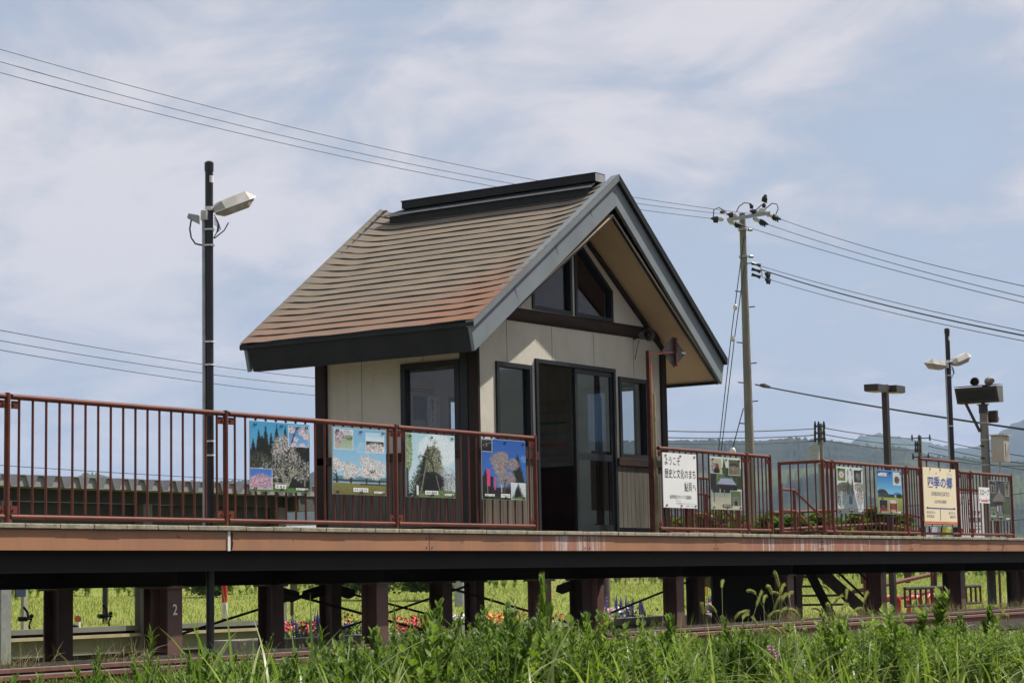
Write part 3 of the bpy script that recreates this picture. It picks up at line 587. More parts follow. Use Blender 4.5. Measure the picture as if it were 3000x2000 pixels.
def board(x0, x1, z0, z1, art, label, caps, name='poster_board'):
    th = thing(name, label, 'poster', ((x0+x1)/2, .05, z0), 'picture boards tied to the platform railing')
    b = MB(); b.box(x0, x1, .049, .056, z0, z1); b.build('panel', M['paper'], th)
    picture('printed_photo', art, x0+.003, x1-.003, z0+.003, z1-.003, .0465, th)
    for (fx, fz, w, h, s, bg, fg) in caps:
        X, Z = x0+fx*(x1-x0), z1-fz*(z1-z0); b = MB(); b.box(X, X+w, .0435, .0455, Z, Z+h); c = b.build('caption_plate', bg, th)
        text('caption_lettering', s, w*.84, h*.6, fg, (X+w*.08, .0425, Z+h*.2), XD, ZD, c, nrm=(0, -1, 0), lift=0)
    ties(th, x0, x1, z1, z0)
P, K = M['paper'], M['ink']
board(15.532, 16.447, 1.572, 2.272, a1(), 'poster of a white blossoming tree before dark cedars, leftmost on the railing', [(.41, .955, .165, .042, '後 庵 桜', P, K), (.76, .965, .18, .020, '鮎貝地区まちづくり協議会', P, K)])
board(16.815, 17.717, 1.570, 2.273, a2(), 'poster of four white cherry trees on yellow grass under pale sky', [(.37, .955, .25, .042, '中 丸 公 園 の 桜', P, K), (.76, .97, .18, .022, '鮎貝地区まちづくり協議会', P, K)])
board(18.067, 18.971, 1.570, 2.271, a3(), 'poster of a propped dark old tree against a pale cloudy sky', [(.37, .955, .24, .042, '赤坂の薬師桜', P, K), (.77, .965, .18, .022, '鮎貝地区まちづくり協議会', P, K)])
board(19.493, 20.387, 1.571, 2.272, a4(), 'poster of a mauve cherry with pink banners under deep blue sky', [(.41, .96, .185, .042, '子守堂の桜', P, K), (.055, .945, .19, .024, '鮎貝地区まちづくり協議会', P, K)])
board(24.823, 25.699, 1.546, 2.264, a5(), 'poster of a grey roofed shrine among trees, beside the white welcome board', [(.37, .955, .27, .04, '鮎貝区 鮎貝八幡宮', K, P)])
board(28.715, 29.622, 1.553, 2.258, a6(), 'poster of a stone monument between two pillars with lily inset', [(.42, .945, .19, .04, '鮎貝八幡宮', K, P), (.78, .96, .17, .03, '鮎貝地区まちづくり協議会', P, K)])
board(30.13, 31.065, 1.565, 2.253, a7(), 'poster of a farmhouse and yellow field under bright blue sky', [(.05, .135, .31, .048, '鮎貝の田園風景', P, M['pinkink']), (.78, .975, .17, .028, '鮎貝地区まちづくり協議会', P, K)])
board(34.723, 35.656, 1.514, 2.224, a8(), 'dark poster of a conical thatched roof, rightmost on the railing', [(.38, .93, .25, .05, '鮎貝八幡宮', M['skin_n'], P), (.78, .965, .19, .028, '鮎貝地区まちづくり協議会', P, K)])
def welcome():
    x0, x1, z0, z1 = 23.561, 24.448, 1.549, 2.268
    th = thing('notice_board', 'white board with large black Japanese brush lettering tied to the railing', 'notice', (24, .05, z0))
    b = MB(); b.box(x0, x1, .046, .056, z0, z1); b.build('panel', M['paper'], th)
    def tx(s, fx, fz, w, h, m=M['ink'], bo=.004): text('lettering', s, w, h, m, (x0+fx*.887, .0445, z1-fz*.719), XD, ZD, th, bo, nrm=(0, -1, 0), lift=0)
    tx('ようこそ', .06, .22, .40, .105); tx('歴史と文化のまち', .05, .46, .81, .125); tx('鮎貝へ', .62, .695, .31, .125); tx('鮎貝地区まちづくり協議会', .19, .835, .56, .052, M['ink'], 0)
    tx('協賛・公共', .36, .885, .12, .022, M['inkg'], 0); tx('鮎貝地区コミュニティセンター', .37, .935, .52, .024, M['inkg'], 0); tx('電話 八五', .66, .972, .2, .02, M['inkg'], 0)
    ties(th, x0, x1, z1, z0)
welcome()
def station_board():
    x0, x1, z0, z1 = 31.89, 33.228, 1.385, 2.354; Yb = .035
    th = thing('station_name_board', 'cream station name board with blue characters and rainbow stripes, in a tall red frame', 'station sign', (32.6, .1, 1.22))
    m = M['red']; b = MB(); b.path([(31.93, .1, 1.2), (31.93, .1, 2.49), (33.46, .1, 2.49), (33.46, .1, 1.2)], .034, 12); b.build('frame', m, th)
    for x in np.linspace(32.2, 33.2, 3):
        b = MB(); b.cyl((x, .1, ZB), (x, .1, 2.48), .013, 8); b.build('bar', m, th)
    b = MB(); b.path([(31.95, .1, ZB), (33.45, .1, ZB)], .0215, 12); b.build('bottom_rail', m, th, True)
    for x, z in ((x0-.02, 2.2), (x1+.03, 2.18), (x0-.02, 1.5), (x1+.03, 1.5)):
        b = MB(); b.box(x-.04, x+.04, .05, .07, z-.03, z+.03); b.build('clamp', M['redrust'], th)
    b = MB(); b.box(x0, x1, Yb, Yb+.014, z0, z1); pn = b.build('panel', M['ivory'], th)
    w, h = x1-x0, z1-z0
    def tx(s, fx, fz, ww, hh, mm, bo=.0): text('lettering', s, ww*w, hh*h, mm, (x0+fx*w, Yb-.002, z1-fz*h), XD, ZD, pn, bo, nrm=(0, -1, 0), lift=0)
    tx('し', .17, .115, .035, .04, M['inkg']); tx('き', .37, .115, .05, .042, M['inkg']); tx('さ と', .73, .12, .15, .042, M['inkg'])
    tx('四季の郷', .13, .345, .76, .20, M['blue'], .022); tx('SHIKINOSATO', .23, .475, .55, .072, M['inkb']); tx('山形県白鷹町', .32, .60, .37, .058, M['inkb'])
    tx('あゆかい', .06, .785, .27, .052, M['inkb']); tx('AYUKAI', .06, .85, .22, .05, M['inkb']); tx('あらと', .74, .785, .2, .052, M['inkb']); tx('ARATO', .77, .85, .18, .05, M['inkb'])
    zl = z1-.685*h
    b = MB(); b.box(x0+.08*w, x1-.07*w, Yb-.004, Yb-.0005, zl-.007, zl+.007)
    for s, xx in ((1, x0+.05*w), (-1, x1-.04*w)): b.prism([(xx, Yb-.004, zl-.007), (xx+s*.09, Yb-.004, zl-.007), (xx+s*.075, Yb-.004, zl+.028)], (0, .0035, 0))
    b.build('arrow_line', M['blue'], pn)
    b = MB(); b.box(x0+.475*w, x0+.485*w, Yb-.004, Yb-.0005, z1-.885*h, zl-.009); b.build('divider_line', M['inkb'], pn)
    for i, k in enumerate(('orange', 'crim', 'teal')):
        b = MB(); zb = z0+.062-.031*i; b.box(x0+.002, x1-.002, Yb-.003, Yb-.0004, zb, zb+(.025 if i == 0 else .02)); b.build('stripe', M[k], pn)
    for x in (x0+.21*w, x0+.52*w, x0+.83*w):
        for z in (z1-.03, z0+.015):
            b = MB(); b.ball((x, Yb-.006, z), .012, 8); b.cyl((x, Yb-.003, z), (x, Yb-.003, z+.03), .005, 5); b.build('bolt', M['ink'], pn)
station_board()
def slope_sign():
    x0, x1, z0, z1 = 34.214, 34.691, 1.812, 2.084
    th = thing('slope_sign', 'small white sign with black katakana and a red arrow pointing right', 'sign', (34.45, .05, z0))
    b = MB(); b.box(x0, x1, .03, .042, z0, z1); b.build('panel', M['paper'], th)
    text('lettering', 'スロープ', .42, .105, M['ink'], (x0+.03, .0285, z0+.135), XD, ZD, th, .012, nrm=(0, -1, 0), lift=0)
    b = MB(); b.prism([(x0+.08, .0275, z0+.028), (x0+.42, .0275, z0+.028), (x0+.33, .0275, z0+.088), (x0+.33, .0275, z0+.056), (x0+.08, .0275, z0+.056)], (0, .0015, 0)); b.build('red_arrow', M['pinkink'], th)
    for x in (x0+.03, x1-.03): b = MB(); b.ball((x, .028, z0+.06), .011, 8); b.build('bolt', M['ink'], th)
slope_sign()
# ---SECTION: shelter
XL, XR, YF, YR, XC = 20.22, 24.59, .60, 3.08, 22.405
def soff(x): return 5.24-.68*abs(x-XC)+.65-.65
def roof_z(s): return 3.62+(5.64-3.62)*s
def roof_x(s, side): return XC+side*3.02*(1-s)
def yend(s, front): return (.05-.16*s) if front else (3.66+.12*s)
def upturn(s, Y):
    d = min(Y-yend(s, True), yend(s, False)-Y); t = max(0, 1-d/.62); return (.02+.11*s)*t*t
def shelter():
    th = thing('station_shelter', 'small gabled waiting shelter with cream walls and a rust brown roof', 'station building', (22.4, 1.8, 1.2))
    # --- front wall
    b = MB(); y0, y1 = YF, YF+.12; zt = 3.70
    P = [(XL, 20.577, 2.215, zt), (20.577, 21.343, 3.285, zt), (21.343, 21.429, 2.215, zt), (21.429, 23.301, 3.383, zt), (23.301, 23.395, 2.215, zt), (23.395, 24.12, 3.29, zt), (24.12, XR, 2.215, zt)]
    for a, c, d, e in P: b.box(a, c, y0, y1, d, e)
    # gable above, with the two window openings
    gz0 = zt; ap = 5.22
    def gx(z): return (5.24-z)/.68
    L = lambda x: soff(x)-.01
    b.prism([(XL, y0, gz0), (21.40, y0, gz0), (21.40, y0, L(21.40)), (XL+.0, y0, L(XL))], (0, .12, 0))
    b.prism([(21.40, y0, gz0), (23.30, y0, gz0), (23.30, y0, 4.0), (21.40, y0, 4.0)], (0, .12, 0))
    b.prism([(23.30, y0, gz0), (XR, y0, gz0), (XR, y0, L(XR)), (23.30, y0, L(23.30))], (0, .12, 0))
    wt = lambda x: 5.10-.72*abs(x-22.35)             # upper edge of the gable windows
    b.prism([(21.40, y0, wt(21.40)), (22.35, y0, wt(22.35)), (22.405, y0, L(22.405)), (21.40, y0, L(21.40))], (0, .12, 0))
    b.prism([(22.35, y0, wt(22.35)), (23.30, y0, wt(23.30)), (23.30, y0, L(23.30)), (22.405, y0, L(22.405))], (0, .12, 0))
    b.prism([(22.315, y0, 4.0), (22.385, y0, 4.0), (22.385, y0, wt(22.385)), (22.315, y0, wt(22.315))], (0, .12, 0))
    # left wall, right wall, rear wall (cream above the sill band)
    zs = soff(XL)-.02
    for X0, X1, wy0, wy1 in ((XL, XL+.12, .866, 1.755), (XR-.12, XR, .98, 1.90)):
        b.box(X0, X1, y1, wy0, 2.215, zs); b.box(X0, X1, wy0, wy1, 3.30, zs); b.box(X0, X1, wy1, YR-.12, 2.215, zs)
    b.box(XL, 22.82, YR-.12, YR, 2.215, zs); b.box(22.82, 23.75, YR-.12, YR, 3.14, zs); b.box(22.82, 23.75, YR-.12, YR, 2.215, 2.65); b.box(23.75, XR, YR-.12, YR, 2.215, zs)
    b.prism([(XL, YR-.12, zs), (XR, YR-.12, zs), (XC, YR-.12, 5.22)], (0, .12, 0))
    wall = b.build('wall', M['cream'], th)
    b = MB()
    for x, za, zb in ((20.835, 3.285, 3.80), (21.835, 3.383, 3.81), (22.82, 3.383, 3.82), (23.81, 3.29, 3.83)): b = MB(); b.box(x-.004, x+.004, y0-.0015, y0, za, zb); b.build('panel_joint', M['joint'], th)
    for ya, za in ((2.378, 2.22), (1.42, 3.31)): b = MB(); b.box(XL-.0015, XL, ya, ya+.008, za, 3.72); b.build('panel_joint', M['joint'], th)
    # --- wainscot, sill band, base
    b = MB()
    def sid_x(xa, xb):
        x = xa
        while x < xb-.01:
            e = min(x+.105, xb); b.box(x+.004, e-.004, YF-.022, YF, 1.30, 2.11); x = e
    sid_x(XL+.02, 21.42); b.build('siding', M['wains'], th); b = MB(); sid_x(23.31, XR-.13); b.build('siding', M['wains'], th); b = MB()
    y = YF+.15
    while y < YR-.12: b.box(XL-.022, XL, y+.004, min(y+.105, YR-.12)-.004, 1.30, 2.11); y += .105
    b.build('siding', M['wains'], th)
    b = MB(); b.box(XL, 21.425, YF, y1, 1.2, 2.214); b.box(23.305, XR, YF, y1, 1.2, 2.214); b.box(XL, XL+.12, y1, YR-.12, 1.2, 2.214); b.box(XR-.12, XR, y1, YR-.12, 1.2, 2.214); b.box(XL, XR, YR-.12, YR, 1.2, 2.214); b.build('lower_wall', M['wainsd'], th)
    for q in ((XL-.03, 21.425, YF-.055, YF-.001), (23.305, XR-.12, YF-.055, YF-.001), (XL-.05, XL-.001, YF+.002, YR)): b = MB(); b.box(*q, 2.113, 2.212); b.build('sill_band', M['woodx'], th, bevel=.004)
    # --- corner posts, beam, trim
    for (xa, xb, ya, yb) in ((XL-.045, XL-.0015, YF-.03, YF+.115), (XL-.05, XL-.003, YR-.15, YR+.02), (XR-.115, XR+.02, YF-.035, YF-.002)):
        b = MB(); b.box(xa, xb, ya, yb, 1.2, soff(min(max(xa, XL), XR))-.02 if xa < 22 else 3.70); b.build('corner_post', M['wood'], th, bevel=.004)
    b = MB(); b.box(XL-.052, XL-.002, YF+.125, YF+.235, 1.2, 3.70); b.build('downpipe', M['black'], th)
    b = MB(); b.path([(20.30, YF+.045, 3.89), (24.52, YF+.045, 3.93)], .098, 18); bm = b.build('tie_beam', M['woodx'], th, True)
    b = MB()
    for s in (-1, 1):
        xe = XL if s < 0 else XR
        b.hexa([(XC, YF-.05, soff(XC)-.075), (xe, YF-.05, soff(xe)-.075), (xe, YF-.002, soff(xe)-.075), (XC, YF-.002, soff(XC)-.075), (XC, YF-.05, soff(XC)-.015), (xe, YF-.05, soff(xe)-.015), (xe, YF-.002, soff(xe)-.015), (XC, YF-.002, soff(XC)-.015)])
    b.build('rake_trim', M['wood'], th)
    # --- windows: frame > pane
    def rectwin(name, plane, a0, a1, z0, z1, off, fw=.055, d=.075, glass='glass', inward=.03):
        b = MB()
        def bx(p, q, z, w):
            if plane == 'y': b.box(p, q, off-.028, off+d, z, w)
            else: b.box(off-.028, off+d, p, q, z, w)
        bx(a0, a0+fw, z0, z1); bx(a1-fw, a1, z0, z1); bx(a0+fw, a1-fw, z1-fw, z1); bx(a0+fw, a1-fw, z0, z0+fw)
        f = b.build(name, M['black'], th); g = MB(); s = off+inward
        if plane == 'y': g.box(a0+fw-.004, a1-fw+.004, s, s+.006, z0+fw-.004, z1-fw+.004)
        else: g.box(s, s+.006, a0+fw-.004, a1-fw+.004, z0+fw-.004, z1-fw+.004)
        g.build('pane', M[glass], f); return f
    rectwin('window', 'y', 20.577, 21.343, 2.215, 3.285, YF, glass='glassd'); rectwin('window', 'y', 23.395, 24.12, 2.215, 3.29, YF)
    rectwin('window', 'x', .866, 1.755, 2.215, 3.30, XL, .07); rectwin('window', 'x', .98, 1.90, 2.215, 3.30, XR-.07); rectwin('window', 'y', 22.82, 23.75, 2.65, 3.14, YR-.09)
    def polywin(pts, inset):
        n = len(pts); c = Vector((sum(p[0] for p in pts)/n, 0, sum(p[1] for p in pts)/n)); b = MB()
        A = [Vector((p[0], 0, p[1])) for p in pts]
        def off(i):
            p, q, r_ = A[i-1], A[i], A[(i+1) % n]; d1 = (q-p).normalized(); d2 = (r_-q).normalized(); n1 = Vector((-d1.z, 0, d1.x)); n2 = Vector((-d2.z, 0, d2.x)); bis = (n1+n2).normalized(); return q+bis*(inset/max(bis.dot(n1), .3))
        B = [off(i) for i in range(n)]
        for i in range(n):
            j = (i+1) % n; f0 = [Vector((p.x, YF-.02, p.z)) for p in (A[i], A[j], B[j], B[i])]; b.prism(f0, (0, .10, 0))
        f = b.build('gable_window', M['black'], th); g = MB(); g.prism([(p.x, YF+.03, p.z) for p in B], (0, .006, 0)); g.build('pane', M['glass'], f)
    polywin([(21.40, 4.0), (22.315, 4.0), (22.315, wt(22.315)), (21.40, wt(21.40))], .05)
    polywin([(22.385, 4.0), (23.30, 4.0), (23.30, wt(23.30)), (22.385, wt(22.385))], .05)
    # --- door
    b = MB(); b.box(21.429, 21.479, YF-.03, YF+.10, 1.2, 3.38); b.box(23.251, 23.301, YF-.03, YF+.10, 1.2, 3.38); b.box(21.479, 23.251, YF-.03, YF+.10, 3.33, 3.38); b.box(21.479, 23.251, YF-.03, YF+.10, 1.2, 1.235)
    df = b.build('door_frame', M['black'], th)
    def leaf(xa, xb, Y):
        b = MB(); s = .055
        b.box(xa, xa+s, Y, Y+.035, 1.24, 3.325); b.box(xb-s, xb, Y, Y+.035, 1.24, 3.325); b.box(xa+s, xb-s, Y, Y+.035, 3.265, 3.325); b.box(xa+s, xb-s, Y, Y+.035, 1.24, 1.33); b.box(xa+s, xb-s, Y, Y+.035, 2.16, 2.245)
        d = b.build('sliding_door', M['black'], th); g = MB(); g.box(xa+s, xb-s, Y+.014, Y+.02, 1.33, 2.16); g.box(xa+s, xb-s, Y+.014, Y+.02, 2.245, 3.265); g.build('pane', M['glassd'], d)
    leaf(22.345, 23.25, YF-.005); leaf(22.40, 23.248, YF+.045)
    # --- interior
    b = MB(); b.box(XL+.12, XR-.12, y1, YR-.12, 1.206, 1.225); b.build('floor', M['deck'], th)
    b = MB(); e = .004; b.box(XL+.12+e, XR-.12-e, YR-.14, YR-.12-e, 1.23, 2.15); b.box(XR-.14, XR-.12-e, y1+.02, YR-.15, 1.23, 2.15); b.box(XL+.12+e, XL+.14, y1+.02, YR-.15, 1.23, 2.15); b.build('interior_dado', M['redin'], th)
    b = MB()
    for s in (-1, 1):
        xe = XL+.13 if s < 0 else XR-.13
        b.hexa([(XC, y1+.005, soff(XC)-.06), (xe, y1+.005, soff(xe)-.06), (xe, YR-.125, soff(xe)-.06), (XC, YR-.125, soff(XC)-.06), (XC, y1+.005, soff(XC)-.03), (xe, y1+.005, soff(xe)-.03), (xe, YR-.125, soff(xe)-.03), (XC, YR-.125, soff(XC)-.03)])
    b.build('ceiling', M['redin'], th)
    b = MB(); b.box(XL+.3, XR-.3, YR-.55, YR-.15, 1.60, 1.65)
    for x in (XL+.5, XC, XR-.5): b.box(x-.03, x+.03, YR-.5, YR-.2, 1.225, 1.60)
    b.build('bench', M['redin'], th)
    # --- roof
    N = 21; ysamp = np.concatenate([np.linspace(0, .17, 9), np.linspace(.2, .8, 7), np.linspace(.83, 1, 9)])
    b = MB()
    for side in (-1, 1):
        for i in range(N):
            s0, s1 = i/N, (i+1)/N; rows = []
            for s, lift in ((s0, -.002), (s0, .017), (s1, .002)):
                row = []
                for q in ysamp:
                    Y = yend(s, True)+(yend(s, False)-yend(s, True))*q; row.append((roof_x(s, side), Y, roof_z(s)+upturn(s, Y)+lift*min(1, q*14+.1, (1-q)*14+.1)+(.0035*math.sin(Y*5.1+i*2.7)+.003*math.sin(Y*13+i*5.3))*(lift > .01)*min(1, q*14, (1-q)*14)))
                rows.append(row)
            n = len(ysamp); vs = rows[0]+rows[1]+rows[2]; fs = []; ms = []
            for k in range(n-1):
                for r_ in (0, 1):
                    f = (r_*n+k, r_*n+k+1, (r_+1)*n+k+1, (r_+1)*n+k); fs.append(f if side > 0 else f[::-1])
            b.add(vs, fs)
            for f_i in range(len(fs)): b.m[-len(fs)+f_i] = 0 if f_i % 2 else 1  # risers take charcoal, so the shade line of each course is painted in
    roof = b.build('roof', [M['roof'], M['dkmetal']], th)
    # ridge cap
    b = MB(); ya, yb = .19, 3.32; z = 5.815
    def ztop(Y): return z+.0*Y
    b.box(XC-.105, XC+.105, ya, yb, 5.705, z-.012); b.box(XC-.115, XC+.115, ya-.012, yb+.012, z-.012, z)
    for s in (-1, 1):
        b.hexa([(XC+s*.05, ya+.02, 5.69), (XC+s*.05, yb+.05, 5.69), (XC+s*.29, yb+.16, 5.585), (XC+s*.29, ya-.06, 5.585), (XC+s*.05, ya+.02, 5.704), (XC+s*.05, yb+.05, 5.704), (XC+s*.30, yb+.16, 5.60), (XC+s*.30, ya-.06, 5.60)])
        b.hexa([(XC+s*.20, ya+.03, 5.44), (XC+s*.20, yb+.08, 5.44), (XC+s*.275, yb+.08, 5.44), (XC+s*.275, ya+.03, 5.44), (XC+s*.20, ya+.03, 5.60), (XC+s*.20, yb+.08, 5.60), (XC+s*.275, yb+.08, 5.584), (XC+s*.275, ya+.03, 5.584)])
    b.build('ridge_cap', M['dkmetal'], roof)
    b = MB()
    for s in (-1, 1): b.box(XC+s*.305-.006, XC+s*.305+.006, ya-.06, yb+.16, 5.586, 5.606)
    b.box(XC-.118, XC+.118, ya-.016, ya-.0125, 5.70, z-.014); b.build('ridge_flashing', M['grey'], roof)
    # bargeboards front and rear
    for front in (True, False):
        for side in (-1, 1):
            b = MB(); K = 10; e = MB()
            for k in range(K):
                s0, s1 = k/K, (k+1)/K; A = []; E = []
                for s in (s0, s1):
                    Y = yend(s, front); X = roof_x(s, side); Z = roof_z(s)+upturn(s, Y); d = 1 if front else -1
                    Xb = X - side*.03*(1-s)
                    A.append([(X-side*.02, Y+d*.055, Z-.075), (X-side*.02, Y+d*.10, Z-.075), (Xb-side*.06*(1-s), Y+d*.10, Z-.355-.05*s), (Xb-side*.06*(1-s), Y+d*.055, Z-.355-.05*s)])
                    e_ = .004 if front else .022
                    E.append([(X+side*.0, Y, Z-e_), (X, Y+d*.12, Z-e_-.006), (X-side*.01, Y+d*.12, Z-.085), (X-side*.01, Y+d*.004, Z-.085)])
                b.hexa(A[0]+A[1]); e.hexa(E[0]+E[1])
            b.build('bargeboard', M['barge'], roof); e.build('roof_edge', M['barge'] if side < 0 and front else M['dkmetal'], roof)
    b = MB()
    for s, z in ((.27, .0), (.55, .0), (.80, .0)):
        Y = yend(s, True)+.0535; X = roof_x(s, -1); Z = roof_z(s)+upturn(s, Y); b.hexa([(X-.004+.02, Y-.0015, Z-.08), (X+.004+.02, Y-.0015, Z-.08), (X+.004+.02, Y, Z-.08), (X-.004+.02, Y, Z-.08), (X-.004+.18, Y-.0015, Z-.37), (X+.004+.18, Y-.0015, Z-.37), (X+.004+.18, Y, Z-.37), (X-.004+.18, Y, Z-.37)])
    b.build('board_joint', M['black'], roof)
    # eave fascia + soffit
    for side in (-1, 1):
        X = XC+side*3.0; Xb = XC+side*2.92
        b = MB(); b.hexa([(X, .16, 3.325+.27), (X, 3.52, 3.325+.27), (X-side*.03, 3.52, 3.595), (X-side*.03, .16, 3.595), (Xb, .16, 3.29), (Xb, 3.52, 3.29), (Xb-side*.03, 3.52, 3.29), (Xb-side*.03, .16, 3.29)])
        b.box(min(X-side*.03, X+side*.02), max(X-side*.03, X+side*.02), .06, 3.66, 3.565, 3.612); b.build('eave_fascia', M['dkmetal'], roof)
        b = MB(); b.hexa([(XC, .0, soff(XC)), (Xb, .14, 3.31), (Xb, 3.54, 3.31), (XC, 3.66, soff(XC)), (XC, .0, soff(XC)+.02), (Xb, .14, 3.33), (Xb, 3.54, 3.33), (XC, 3.66, soff(XC)+.02)]); b.build('soffit', M['soffit'], roof)
        b = MB(); b.hexa([(XC-side*.0, -.005, soff(XC)-.03), (Xb, .155, 3.28), (Xb, .185, 3.28), (XC, .03, soff(XC)-.03), (XC, -.005, soff(XC)-.001), (Xb, .155, 3.309), (Xb, .185, 3.309), (XC, .03, soff(XC)-.001)])
        b.box(min(Xb-side*.05, Xb-side*.005), max(Xb-side*.05, Xb-side*.005), .19, 3.5, 3.285, 3.316); b.build('soffit_trim', M['black'], roof)
    # roof body below the sheets keeps light out
    b = MB()
    for side in (-1, 1):
        b.hexa([(XC, .2, 5.27), (XC+side*2.85, .2, 3.40), (XC+side*2.85, 3.5, 3.40), (XC, 3.5, 5.27), (XC, .2, 5.58), (XC+side*2.85, .2, 3.67), (XC+side*2.85, 3.5, 3.67), (XC, 3.5, 5.58)])
    b.build('roof_core', M['dkmetal'], roof)
shelter()
# things inside / on the shelter
def wall_posters():
    Y = YR-.1275
    th = thing('striped_notice', 'pale notice with orange, red and green stripes seen through the side window', 'notice', (22.2, Y, 3.13))
    b = MB(); b.box(21.93, 22.50, Y-.012, Y, 3.13, 3.52); b.build('panel', M['cream_in'], th)
    for i, k in enumerate(('orange', 'crim', 'teal')):
        b = MB(); b.box(21.94, 22.44, Y-.015, Y-.0125, 3.225-.034*i, 3.252-.034*i); b.build('stripe', M[k], th)
    text('lettering', '発車時刻表', .36, .055, M['inkg'], (22.0, Y-.0125, 3.32), XD, ZD, th, nrm=(0, -1, 0), lift=.001)
    th = thing('vertical_banner', 'white vertical banner with red Japanese lettering inside the shelter window', 'banner', (22.43, Y, 2.2))
    b = MB(); b.box(22.30, 22.565, Y-.022, Y-.017, 2.22, 3.115); b.build('panel', M['paper'], th)
    text('lettering', '\n'.join('乗車マナーアップ運動'), .058, .82, M['redink'], (22.385, Y-.0235, 2.26), XD, ZD, th, .02, nrm=(0, -1, 0), lift=0)
    text('lettering', '\n'.join('みんなの駅大切に使用しましょう'), .026, .80, M['ink'], (22.325, Y-.0235, 2.27), XD, ZD, th, 0, nrm=(0, -1, 0), lift=0)
    text('lettering', '\n'.join('乗降は整列で見守りご協力を'), .026, .80, M['ink'], (22.51, Y-.0235, 2.27), XD, ZD, th, 0, nrm=(0, -1, 0), lift=0)
    th = thing('dark_display', 'dark notice frame on the back wall, left of the vertical banner', 'frame', (22.15, Y, 2.78))
    b = MB(); b.box(22.02, 22.285, Y-.02, Y-.001, 2.785, 3.105); b.build('panel', M['black'], th)
    th = thing('health_poster', 'pale poster with coloured rows on the wall inside the open doorway', 'poster', (24.3, 1.7, 2.3)); X = XR-.1275
    b = MB(); b.box(X-.006, X, 2.05, 2.75, 2.28, 3.15); b.build('panel', M['cream_in'], th)
    for i, k in enumerate(('inkg', 'pinkink', 'inkg', 'teal', 'inkg')):
        b = MB(); b.box(X-.009, X-.0065, 2.1, 2.7, 2.36+.15*i, 2.395+.15*i); b.build('stripe', M[k], th)
    th = thing('hanging_leaflets', 'sheaf of pink and green leaflets hanging inside the open doorway', 'leaflets', (23.5, YR-.3, 1.8))
    b = MB(); b.obox((22.75, 2.40, 1.80), (.12, 0, .09), (0, .006, 0), (-.16, 0, .20)); b.build('green_sheet', pm('green_paper', (.20, .30, .22)), th)
    b = MB(); b.obox((22.66, 2.42, 1.98), (.11, 0, .05), (0, .006, 0), (-.04, 0, .10)); b.build('pink_sheet', pm('pink_paper', (.35, .12, .12)), th)
wall_posters()
def horn(c, d, name, label, r=.085, L=.20, group=None, parent_th=None):
    c, d = Vector(c), Vector(d).normalized(); th = thing(name, label, 'loudspeaker', c, group)
    b = MB(); b.path([c, c-d*.03, c-d*L*.55, c-d*L*.60, c-d*L], [r, r*.93, r*.62, r*.66, r*.60], 20, cap=False); b.path([c-d*L, c-d*(L+.02)], [r*.6, r*.5], 16); b.build('horn_body', M['horn'], th, True)
    b = MB(); b.path([c-d*.004, c+d*.008], r*1.04, 20, cap=False); b.path([c-d*.05, c-d*.10], [r*.86, r*.2], 16, cap=False); b.ball(c-d*.045, r*.28, 10); b.build('horn_throat', M['dkbrown'], th, True)
    return th
h = horn(at(1903, 981, .30), (-.45, -.89, -.05), 'horn_speaker', 'round grey horn loudspeaker under the shelter eave by the right corner')
b = MB(); c = at(1903, 981, .30); b.path([c+Vector((.04, .14, 0)), c+Vector((.08, .30, -.02))], .015, 8); b.path([c+Vector((.06, .2, -.05)), c+Vector((.08, .25, -.16)), c+Vector((.09, .29, -.3))], .005, 5); b.build('mounting_bracket', M['ink'], h)
def arrow_sign():
    th = thing('arrow_sign_post', 'rusty red post with a side arm holding a dark diamond plate', 'sign', (23.51, .2, 1.22)); Y = .2
    b = MB(); b.path([(23.525, Y, 1.2), (23.525, Y, 3.61)], .034, 4); b.build('post', M['redrust'], th)
    b = MB(); b.box(23.556, 23.572, Y-.02, Y+.02, 2.75, 3.45); b.build('rust_strip', M['oldrust'], th)
    b = MB(); b.path([(23.54, Y, 3.565), (24.26, Y, 3.655)], .022, 4); b.build('arm', M['redrust'], th)
    b = MB(); b.path([(24.235, Y-.01, 3.46), (24.235, Y-.01, 3.84)], .026, 4); b.build('plate_stiffener', M['redrust'], th)
    b = MB(); b.prism([(24.235, Y+.022, 3.44), (24.555, Y+.022, 3.655), (24.235, Y+.022, 3.865), (23.93, Y+.022, 3.645)], (0, .008, 0)); b.build('diamond_plate', M['dkplate'], th)
    b = MB(); b.box(24.44, 24.54, Y+.012, Y+.0215, 3.645, 3.67); b.build('white_tag', M['white'], th)
    b = MB(); b.path([(23.625, Y-.01, 1.2), (23.615, Y-.01, 3.05)], .024, 10); b.path([(23.587, Y+.0, 1.2), (23.582, Y, 3.25)], .02, 8)
    for z in (1.5, 2.15, 2.7): b.path([(23.62, Y-.01, z), (23.62, Y-.01, z+.03)], .029, 10)
    b.build('drainpipe', M['tanpipe'], th, True)
arrow_sign()
